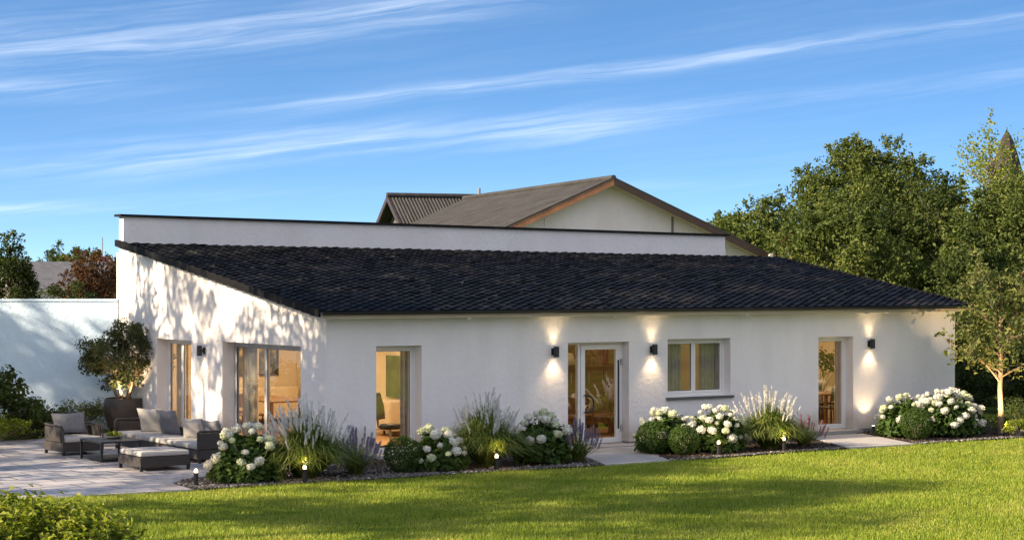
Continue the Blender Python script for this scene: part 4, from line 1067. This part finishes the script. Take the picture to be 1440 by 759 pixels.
# second old roof beyond it
sb = empty('shed', (22.8,46.6,0), 0, 'small old shed roof of corrugated sheets behind the barn', 'shed')
def atz(x, y, Z):
    r = (x-720)/2800*Z; q = cam2h(r, Z); return np.array((-17.27+q[0], -32.67+q[1], 3.39+(393-y)/2800*Z))
a0 = atz(553,276,88)-np.array((22.8,46.6,0)); ax = np.array((.975,-.22,0)); ay = np.array((.22,.975,0))
def sbp(u, v, z): q = a0*np.array((1,1,0))+ax*u+ay*v; return (q[0],q[1],z)
zr = a0[2]
for s in (-1,1):
    b = MB(); V = []; F = []; n = 180
    for i in range(n+1):
        u = -.25+7*i/n; dz = .03*math.sin(i*2*pi/4)
        for v in (0,1): V.append(sbp(u, s*v*2.6, zr-v*1.75+dz))
    for i in range(n): F.append((2*i,2*i+1,2*i+3,2*i+2))
    b.add(V,F).build('roof', M['barn_roof'], sb)
    MB().prism([sbp(-.3,0,zr-.22),sbp(-.3,s*2.7,zr-2.05),sbp(-.3,s*2.7,zr-1.8),sbp(-.3,0,zr+.04)], tuple(ax*.06)).build('verge_board', M['darkwood'], sb)
MB().prism([sbp(.3,-2.2,0),sbp(.3,2.2,0),sbp(.3,2.2,zr-1.65),sbp(.3,0,zr-.15),sbp(.3,-2.2,zr-1.65)], tuple(ax*6.3)).build('wall', mat('mossy_grey_boards', (.10,.11,.095), (.06,.07,.06), rough=.9), sb)
MB().tube([sbp(-.3,0,zr+.04), sbp(6.7,0,zr+.04)], .12, 8).build('ridge_cap', M['barn_roof'], sb)

# ------------------------------------------------------------------ trees behind
def T(x, Z): q = atz(x, 393, Z); return (float(q[0]), float(q[1]), 0)
make_tree('broadleaf_tree', T(1222,86), 'large round headed tree right of the barn, tallest crown in view', 'tree', 9.5, 1.4, 4.35, 3.9, 107, 260, 290, .88, .16, 'leaf_mid', lobes=10, lamp=(.05,.16), trunk=.3, group='trees behind the house', spiky=.45)
make_tree('broadleaf_tree', T(1090,80), 'lower light green tree just right of the barn eaves', 'tree', 6.4, 1.0, 2.7, 2.4, 102, 110, 230, .66, .15, 'leaf_mid', trunk=.2, group='trees behind the house', spiky=.5)
make_tree('broadleaf_tree', T(1020,90), 'pale tree crown peeping over the right slope of the barn', 'tree', 6.7, 1.2, 2.0, 2.0, 103, 80, 220, .6, .16, 'leaf_mid', trunk=.18, group='trees behind the house', spiky=.5)
make_tree('broadleaf_tree', T(1205,63), 'dense dark tree just above the right end of the tiled roof', 'tree', 5.5, .6, 2.4, 2.0, 104, 120, 250, .6, .14, 'leaf_mid', trunk=.18, group='trees behind the house', spiky=.4)
make_tree('broadleaf_tree', T(1310,66), 'broad dark green tree behind the young tree, right of the roof end', 'tree', 6.5, .4, 2.6, 2.2, 105, 150, 240, .66, .14, 'leaf_dark', trunk=.2, group='trees behind the house', spiky=.4)
make_tree('broadleaf_tree', T(1425,60), 'dense green tree filling the right edge below the tower', 'tree', 6.7, .3, 2.4, 2.0, 106, 160, 220, .6, .13, 'leaf_mid', trunk=.2, group='trees behind the house', spiky=.4)
make_tree('broadleaf_tree', T(1385,54), 'dark low tree directly behind the young tree', 'tree', 4.6, .1, 1.9, 1.6, 107, 120, 190, .52, .12, 'leaf_dark', trunk=.14, group='trees behind the house', spiky=.3)
make_tree('broadleaf_tree', T(1300,82), 'green tree between the tallest crown and the tower', 'tree', 6.3, .8, 2.5, 2.2, 108, 110, 240, .7, .16, 'leaf_mid', trunk=.2, group='trees behind the house', spiky=.5)
make_tree('broadleaf_tree', T(1505,64), 'wide green tree beyond the right edge, next to the tower', 'tree', 7.6, .4, 2.5, 2.2, 114, 110, 200, .7, .15, 'leaf_mid', trunk=.2, group='trees behind the house', spiky=.4)
make_tree('broadleaf_tree', T(1610,70), 'dark green tree farthest right beyond the hedge', 'tree', 8.4, .4, 3.0, 2.4, 115, 120, 200, .75, .16, 'leaf_dark', trunk=.2, group='trees behind the house', spiky=.4)
make_tree('sparse_tree', T(1396,70), 'thin half bare tree with upright twigs in front of the tower', 'tree', 9.2, 3.0, 2.0, 1.3, 109, 125, 36, .44, .13, 'leaf_sun', bark='twig', trunk=.11, spiky=1.2, limb_r=.35, inner=.2)
make_tree('russet_shrub', T(1104,70), 'small russet shrub at the foot of the barn eaves', 'shrub', 4.75, .3, .8, .8, 110, 26, 120, .4, .12, 'leaf_red', trunk=.06)
for x, Z, h, sd, lb in ((1355,51.5,2.6,111,'clipped dark hedge section nearest the right house corner'),(1420,50.5,2.4,112,'clipped dark hedge section behind the young tree trunk'),(1490,50,2.6,113,'clipped dark hedge section beyond the right edge')):
    q = T(x,Z); make_shrub('hedge', q, lb, 'hedge', 1.15,.7,h, sd, 5200, .09, 'leaf_dark', clumps=44, group='hedge right of the house')
# left of the house, beyond the wall
make_tree('broadleaf_tree', T(14,63), 'pointed dark green tree above the garden wall at the left edge', 'tree', 4.45, .5, 1.05, 1.0, 121, 80, 150, .36, .11, 'leaf_dark', trunk=.1, shape=.35, spiky=.4)
make_tree('russet_tree', T(128,60), 'red and russet leaved tree above the garden wall by the gable', 'tree', 4.35, .6, 1.15, .9, 122, 80, 190, .36, .10, 'leaf_red', trunk=.09, spiky=.4)
make_tree('russet_tree', T(166,62), 'orange red bush touching the gable edge above the wall', 'tree', 4.2, .6, .8, .8, 125, 46, 190, .36, .10, 'leaf_red', trunk=.08, spiky=.4)
make_shrub('round_shrub', T(92,56), 'round dark green shrub in front of the russet tree, above the wall', 'shrub', 1.0,.8,3.7, 123, 7000, .09, 'leaf_dark', clumps=60)
make_shrub('round_shrub', T(150,55), 'yellow green shrub low above the wall beside the gable', 'shrub', .55,.5,3.25, 126, 2600, .08, 'leaf_mid', clumps=40)
make_tree('broadleaf_tree', T(92,118), 'distant flat crowned tree behind the grey neighbouring roof', 'tree', 5.6, .8, 1.9, 1.4, 124, 70, 170, .5, .16, 'leaf_dark', trunk=.12, spiky=.5)
make_tree('broadleaf_tree', T(122,116), 'second distant tree behind the russet tree', 'tree', 5.35, .8, 1.7, 1.2, 127, 60, 170, .45, .16, 'leaf_mid', trunk=.12, spiky=.5)
nh = empty('neighbour_house', T(72,95), R(20), 'distant house with grey roof beyond the garden wall', 'house')
MB().box(-3.2,3.2,-2.2,2.2,0,2.9).build('wall', M['barn_render'], nh)
m_groof = mat('grey_roof', (.22,.21,.21), (.15,.145,.145), rough=.8, scale=3)
rf = MB().prism([(-3.5,-2.5,2.85),(-3.5,2.5,2.85),(-3.5,0,4.25)], (7,0,0)).build('roof', m_groof, nh)
MB().box(-2.2,-1.3,-2.52,-2.46,1.2,2.3).build('window', M['darkwood'], nh)
ms = empty('rooftop_mast', T(144,100), 0, 'thin mast on a red brick chimney beyond the russet tree', 'mast')
MB().box(-.25,.25,-.25,.25,0,4.55).build('chimney', mat('red_chimney', (.36,.13,.09), rough=.9), ms); MB().tube([(0,0,4.5),(0,0,5.5)], .025, 6).build('pole', M['plinth'], ms)
# tower with a pointed roof at the right
tw = empty('church_tower', T(1416,220), R(20), 'distant tower with steep pointed shingle roof behind the trees', 'tower')
m_sh = mat('brown_shingles', (.045,.036,.032), (.02,.018,.017), rough=.9, scale=1.6, bump=.7, bscale=3, stretch=(1,1,2.5))
MB().box(-2.4,2.4,-2.4,2.4,0,10.5).build('wall', M['pot'], tw)
MB().lathe([(2.7,10.3),(2.35,12.5),(1.9,15),(1.2,17.4),(.75,18.7),(.3,19.5),(.02,19.9)], 8).build('roof', m_sh, tw)
MB().tube([(0,0,18.9),(0,0,20.2)], .05, 6).build('finial', M['black'], tw)

# trees outside the frame to the left: they throw the dappled shade
SH = [((-10.5,2.4),10.2,3.3,2.6,131,96,70),((-10.8,9.8),10.2,3.2,3.2,132,66,62),((-14.0,14.5),10,3.6,2.2,133,90,76),((-14.5,-.4),13,3.4,2.6,134,80,76),((-15.5,-4.8),12,3.2,2.5,135,74,72),((-17.5,-15),7.0,2.6,2.0,136,40,56),((-13.2,7.6),11.5,3.0,3.0,137,84,70),((-20,-6.6),13,2.3,7.5,138,46,50)]
for i, (xy, h, r, bs, sd, nc, nl) in enumerate(SH):
    make_tree('shade_tree', (xy[0],xy[1],0), ['tall leafy tree shading the gable, left of the patio','tall leafy tree beyond the patio and near the garden wall','leafy tree beside the garden wall far left of the patio','tall leafy tree west of the lawn shading the patio edge','leafy tree west of the middle lawn','smaller leafy tree west of the near lawn','tall leafy tree between two others, shading the middle of the gable','slender high crowned tree farther west of the lawn'][i], 'tree', h, bs, r, r, sd, int(nc*.62), int(nl*2.1), .85, .22, 'leaf_mid', trunk=.22, group='trees along the left garden edge', inner=.25)
# trees across the garden, mirrored in the panes
for i, (x, y, h, r, sd) in enumerate(((22,-27,8,3.4,141),(29,-31,9.5,3.6,142),(36,-27,8.5,3.4,143),(16,-33,7,3.0,144),(43,-22,9,3.5,145))):
    make_tree('border_tree', (x,y,0), 'leafy tree %s of the row across the lawn from the front door' % ['second','third','fourth','first','fifth'][i], 'tree', h, .6, r, r, sd, 60, 70, .9, .30, 'leaf_mid', trunk=.2, group='trees across the lawn')

# ------------------------------------------------------------------ light, sky, camera
SUN_AZ_CAM = R(66); SUN_EL = R(27)        # azimuth counted from behind the camera towards its left
tq = cam2h(-math.sin(SUN_AZ_CAM), -math.cos(SUN_AZ_CAM)); sd = np.array((tq[0]*math.cos(SUN_EL), tq[1]*math.cos(SUN_EL), math.sin(SUN_EL)))
from mathutils import Vector
sl = bpy.data.lights.new('sun', 'SUN'); sl.energy = 3.6; sl.angle = R(.7); sl.color = (1.0,.80,.55)
so_ = bpy.data.objects.new('sun', sl); col.objects.link(so_); so_.rotation_euler = Vector(sd).to_track_quat('Z','Y').to_euler(); so_.location = (-30,0,30)
w = bpy.data.worlds.new('World'); scn.world = w; w.use_nodes = True; nt = w.node_tree; nt.nodes.clear()
wo = nt.nodes.new('ShaderNodeOutputWorld'); bg = nt.nodes.new('ShaderNodeBackground'); nt.links.new(bg.outputs[0], wo.inputs[0]); bg.inputs[1].default_value = .095
def mth(op, a, b_=None, c_=None):
    n = nt.nodes.new('ShaderNodeMath'); n.operation = op
    for i, v in enumerate((a, b_, c_)):
        if v is None: continue
        if hasattr(v, 'links') or hasattr(v, 'is_linked'): nt.links.new(v, n.inputs[i])
        else: n.inputs[i].default_value = v
    return n.outputs[0]
tc = nt.nodes.new('ShaderNodeTexCoord'); sx = nt.nodes.new('ShaderNodeSeparateXYZ'); nt.links.new(tc.outputs['Generated'], sx.inputs[0])
X, Y, Z_ = sx.outputs[0], sx.outputs[1], sx.outputs[2]
# look the sky up a little above the true direction: deep blue down to the horizon
zb = mth('ADD', mth('MULTIPLY', mth('MAXIMUM', Z_, 0.0), 3.2), .10); cb = nt.nodes.new('ShaderNodeCombineXYZ')
nt.links.new(X, cb.inputs[0]); nt.links.new(Y, cb.inputs[1]); nt.links.new(zb, cb.inputs[2])
nv = nt.nodes.new('ShaderNodeVectorMath'); nv.operation = 'NORMALIZE'; nt.links.new(cb.outputs[0], nv.inputs[0])
sky = nt.nodes.new('ShaderNodeTexSky'); sky.sky_type = 'NISHITA'; sky.sun_disc = False; sky.sun_elevation = SUN_EL; sky.sun_rotation = math.atan2(sd[0], sd[1])
sky.air_density = 1.0; sky.dust_density = .6; sky.ozone_density = 2.5; nt.links.new(nv.outputs[0], sky.inputs[0])
hs = nt.nodes.new('ShaderNodeHueSaturation'); hs.inputs['Saturation'].default_value = 1.2; hs.inputs['Value'].default_value = .76; nt.links.new(sky.outputs[0], hs.inputs['Color'])
# azimuth from the view of the house (radians, right positive) and elevation
az = mth('SUBTRACT', mth('ARCTAN2', X, Y), R(33.2)); el = mth('ARCTANGENT', mth('DIVIDE', Z_, mth('SQRT', mth('ADD', mth('MULTIPLY', X, X), mth('MULTIPLY', Y, Y)))))
def noise(vec, scale, detail, rough=.55, dist=0):
    n = nt.nodes.new('ShaderNodeTexNoise'); n.inputs['Scale'].default_value = scale; n.inputs['Detail'].default_value = detail; n.inputs['Roughness'].default_value = rough; n.inputs['Distortion'].default_value = dist
    nt.links.new(vec, n.inputs['Vector']); return n.outputs['Fac']
def comb(a, b_, c_=0.0):
    n = nt.nodes.new('ShaderNodeCombineXYZ')
    for i, v in enumerate((a, b_, c_)):
        if isinstance(v, (int, float)): n.inputs[i].default_value = v
        else: nt.links.new(v, n.inputs[i])
    return n.outputs[0]
# cirrus: long fibres that climb slowly to the right
q = mth('SUBTRACT', el, mth('MULTIPLY', az, .125))
wob = noise(comb(mth('MULTIPLY', az, 9), mth('MULTIPLY', q, 60)), 1.0, 4)
qd = mth('ADD', q, mth('MULTIPLY', mth('SUBTRACT', wob, .5), .012))
fib = noise(comb(mth('MULTIPLY', az, 7), mth('MULTIPLY', qd, 260)), 1.0, 8, .6)
patch = noise(comb(mth('MULTIPLY', az, 6), mth('MULTIPLY', q, 45), 3.7), 1.0, 5, .55)
def band(e0, k, wd, amp, a0=None, a1=None):
    """streak through elevation e0 at az 0, slope k, half width wd"""
    v = mth('DIVIDE', mth('SUBTRACT', mth('ADD', el, mth('MULTIPLY', mth('SUBTRACT', wob, .5), .010)), mth('ADD', mth('MULTIPLY', az, k), e0)), wd)
    gsn = mth('EXPONENT', mth('MULTIPLY', mth('MULTIPLY', v, v), -1.0)); r_ = mth('MULTIPLY', gsn, amp)
    for lim, s in ((a0, 1), (a1, -1)):
        if lim is not None:
            mr = nt.nodes.new('ShaderNodeMapRange'); mr.interpolation_type = 'SMOOTHSTEP'; nt.links.new(az, mr.inputs[0])
            mr.inputs[1].default_value = lim-.06; mr.inputs[2].default_value = lim+.06
            if s < 0: mr.inputs[3].default_value = 1; mr.inputs[4].default_value = 0
            r_ = mth('MULTIPLY', r_, mr.outputs[0])
    return r_
def pxband(x0, y0, x1, y1, wpx, amp, a0=None, a1=None):
    A0, A1 = (x0-720)/2800, (x1-720)/2800; e0, e1 = (393-y0)/2800, (393-y1)/2800; k = (e1-e0)/(A1-A0)
    return band(e0-k*A0, k, wpx/2800, amp, a0, a1)
bands = [pxband(0,105,700,-5,26,1.0,None,.0), pxband(0,62,280,10,26,.8,None,-.16), pxband(0,138,260,122,14,.7,None,-.17), pxband(480,143,1440,36,9,.95,-.12), pxband(300,232,850,150,8,.5,-.18,.05),
         pxband(0,248,900,176,16,.85,None,.08), pxband(840,165,1440,112,12,.5,.02), pxband(0,297,200,288,7,.7,None,-.20), pxband(100,215,600,175,12,.35,-.25,.0), pxband(300,275,900,262,8,.3,-.18,.1)]
tot = bands[0]
for b_ in bands[1:]: tot = mth('ADD', tot, b_)
mrf = nt.nodes.new('ShaderNodeMapRange'); mrf.interpolation_type = 'SMOOTHSTEP'; nt.links.new(fib, mrf.inputs[0]); mrf.inputs[1].default_value = .22; mrf.inputs[2].default_value = .78
mrp = nt.nodes.new('ShaderNodeMapRange'); mrp.interpolation_type = 'SMOOTHSTEP'; nt.links.new(patch, mrp.inputs[0]); mrp.inputs[1].default_value = .32; mrp.inputs[2].default_value = .68; mrp.inputs[3].default_value = .2
cl = mth('MULTIPLY', mth('MULTIPLY', tot, mrf.outputs[0]), mrp.outputs[0])
veil = mth('MULTIPLY', mth('MULTIPLY', mrf.outputs[0], mrp.outputs[0]), .10)
cl = mth('ADD', cl, veil)
# unseen bright clouds added behind the viewer and overhead to fill the shade
dn = noise(tc.outputs['Generated'], 3.0, 6, .55)
back = nt.nodes.new('ShaderNodeVectorMath'); back.operation = 'DOT_PRODUCT'; nt.links.new(tc.outputs['Generated'], back.inputs[0]); back.inputs[1].default_value = (-.50,-.76,.42)
mb_ = nt.nodes.new('ShaderNodeMapRange'); mb_.interpolation_type = 'SMOOTHSTEP'; nt.links.new(mth('ADD', back.outputs['Value'], mth('MULTIPLY', mth('SUBTRACT', dn, .5), 1.0)), mb_.inputs[0]); mb_.inputs[1].default_value = .25; mb_.inputs[2].default_value = .55
mx1 = nt.nodes.new('ShaderNodeMix'); mx1.data_type = 'RGBA'; nt.links.new(mth('MINIMUM', mth('MULTIPLY', cl, .52), .75), mx1.inputs[0]); nt.links.new(hs.outputs[0], mx1.inputs[6]); mx1.inputs[7].default_value = (3.7,4.0,4.4,1)
mx2 = nt.nodes.new('ShaderNodeMix'); mx2.data_type = 'RGBA'; nt.links.new(mth('MULTIPLY', mb_.outputs[0], .9), mx2.inputs[0]); nt.links.new(mx1.outputs[2], mx2.inputs[6]); mx2.inputs[7].default_value = (3.1,3.1,3.45,1)
nt.links.new(mx2.outputs[2], bg.inputs[0])

cam = bpy.data.cameras.new('camera'); co = bpy.data.objects.new('camera', cam); col.objects.link(co)
co.location = (-17.27,-32.67,3.39); co.rotation_euler = (R(90), 0, -math.atan2(.5475,.8368))
cam.sensor_width = 36; cam.lens = 2800/1440*36; cam.shift_y = 13.5/1440; cam.clip_start = .1; cam.clip_end = 4000
scn.camera = co
scn.render.engine = 'CYCLES'; scn.cycles.use_denoising = True; scn.cycles.max_bounces = 8; scn.cycles.transparent_max_bounces = 16
scn.cycles.sample_clamp_indirect = 6; scn.cycles.caustics_reflective = False; scn.cycles.caustics_refractive = False
vs = scn.view_settings; vs.view_transform = 'Standard'; vs.look = 'None'; vs.gamma = 1; vs.use_curve_mapping = False; vs.exposure = 1.82
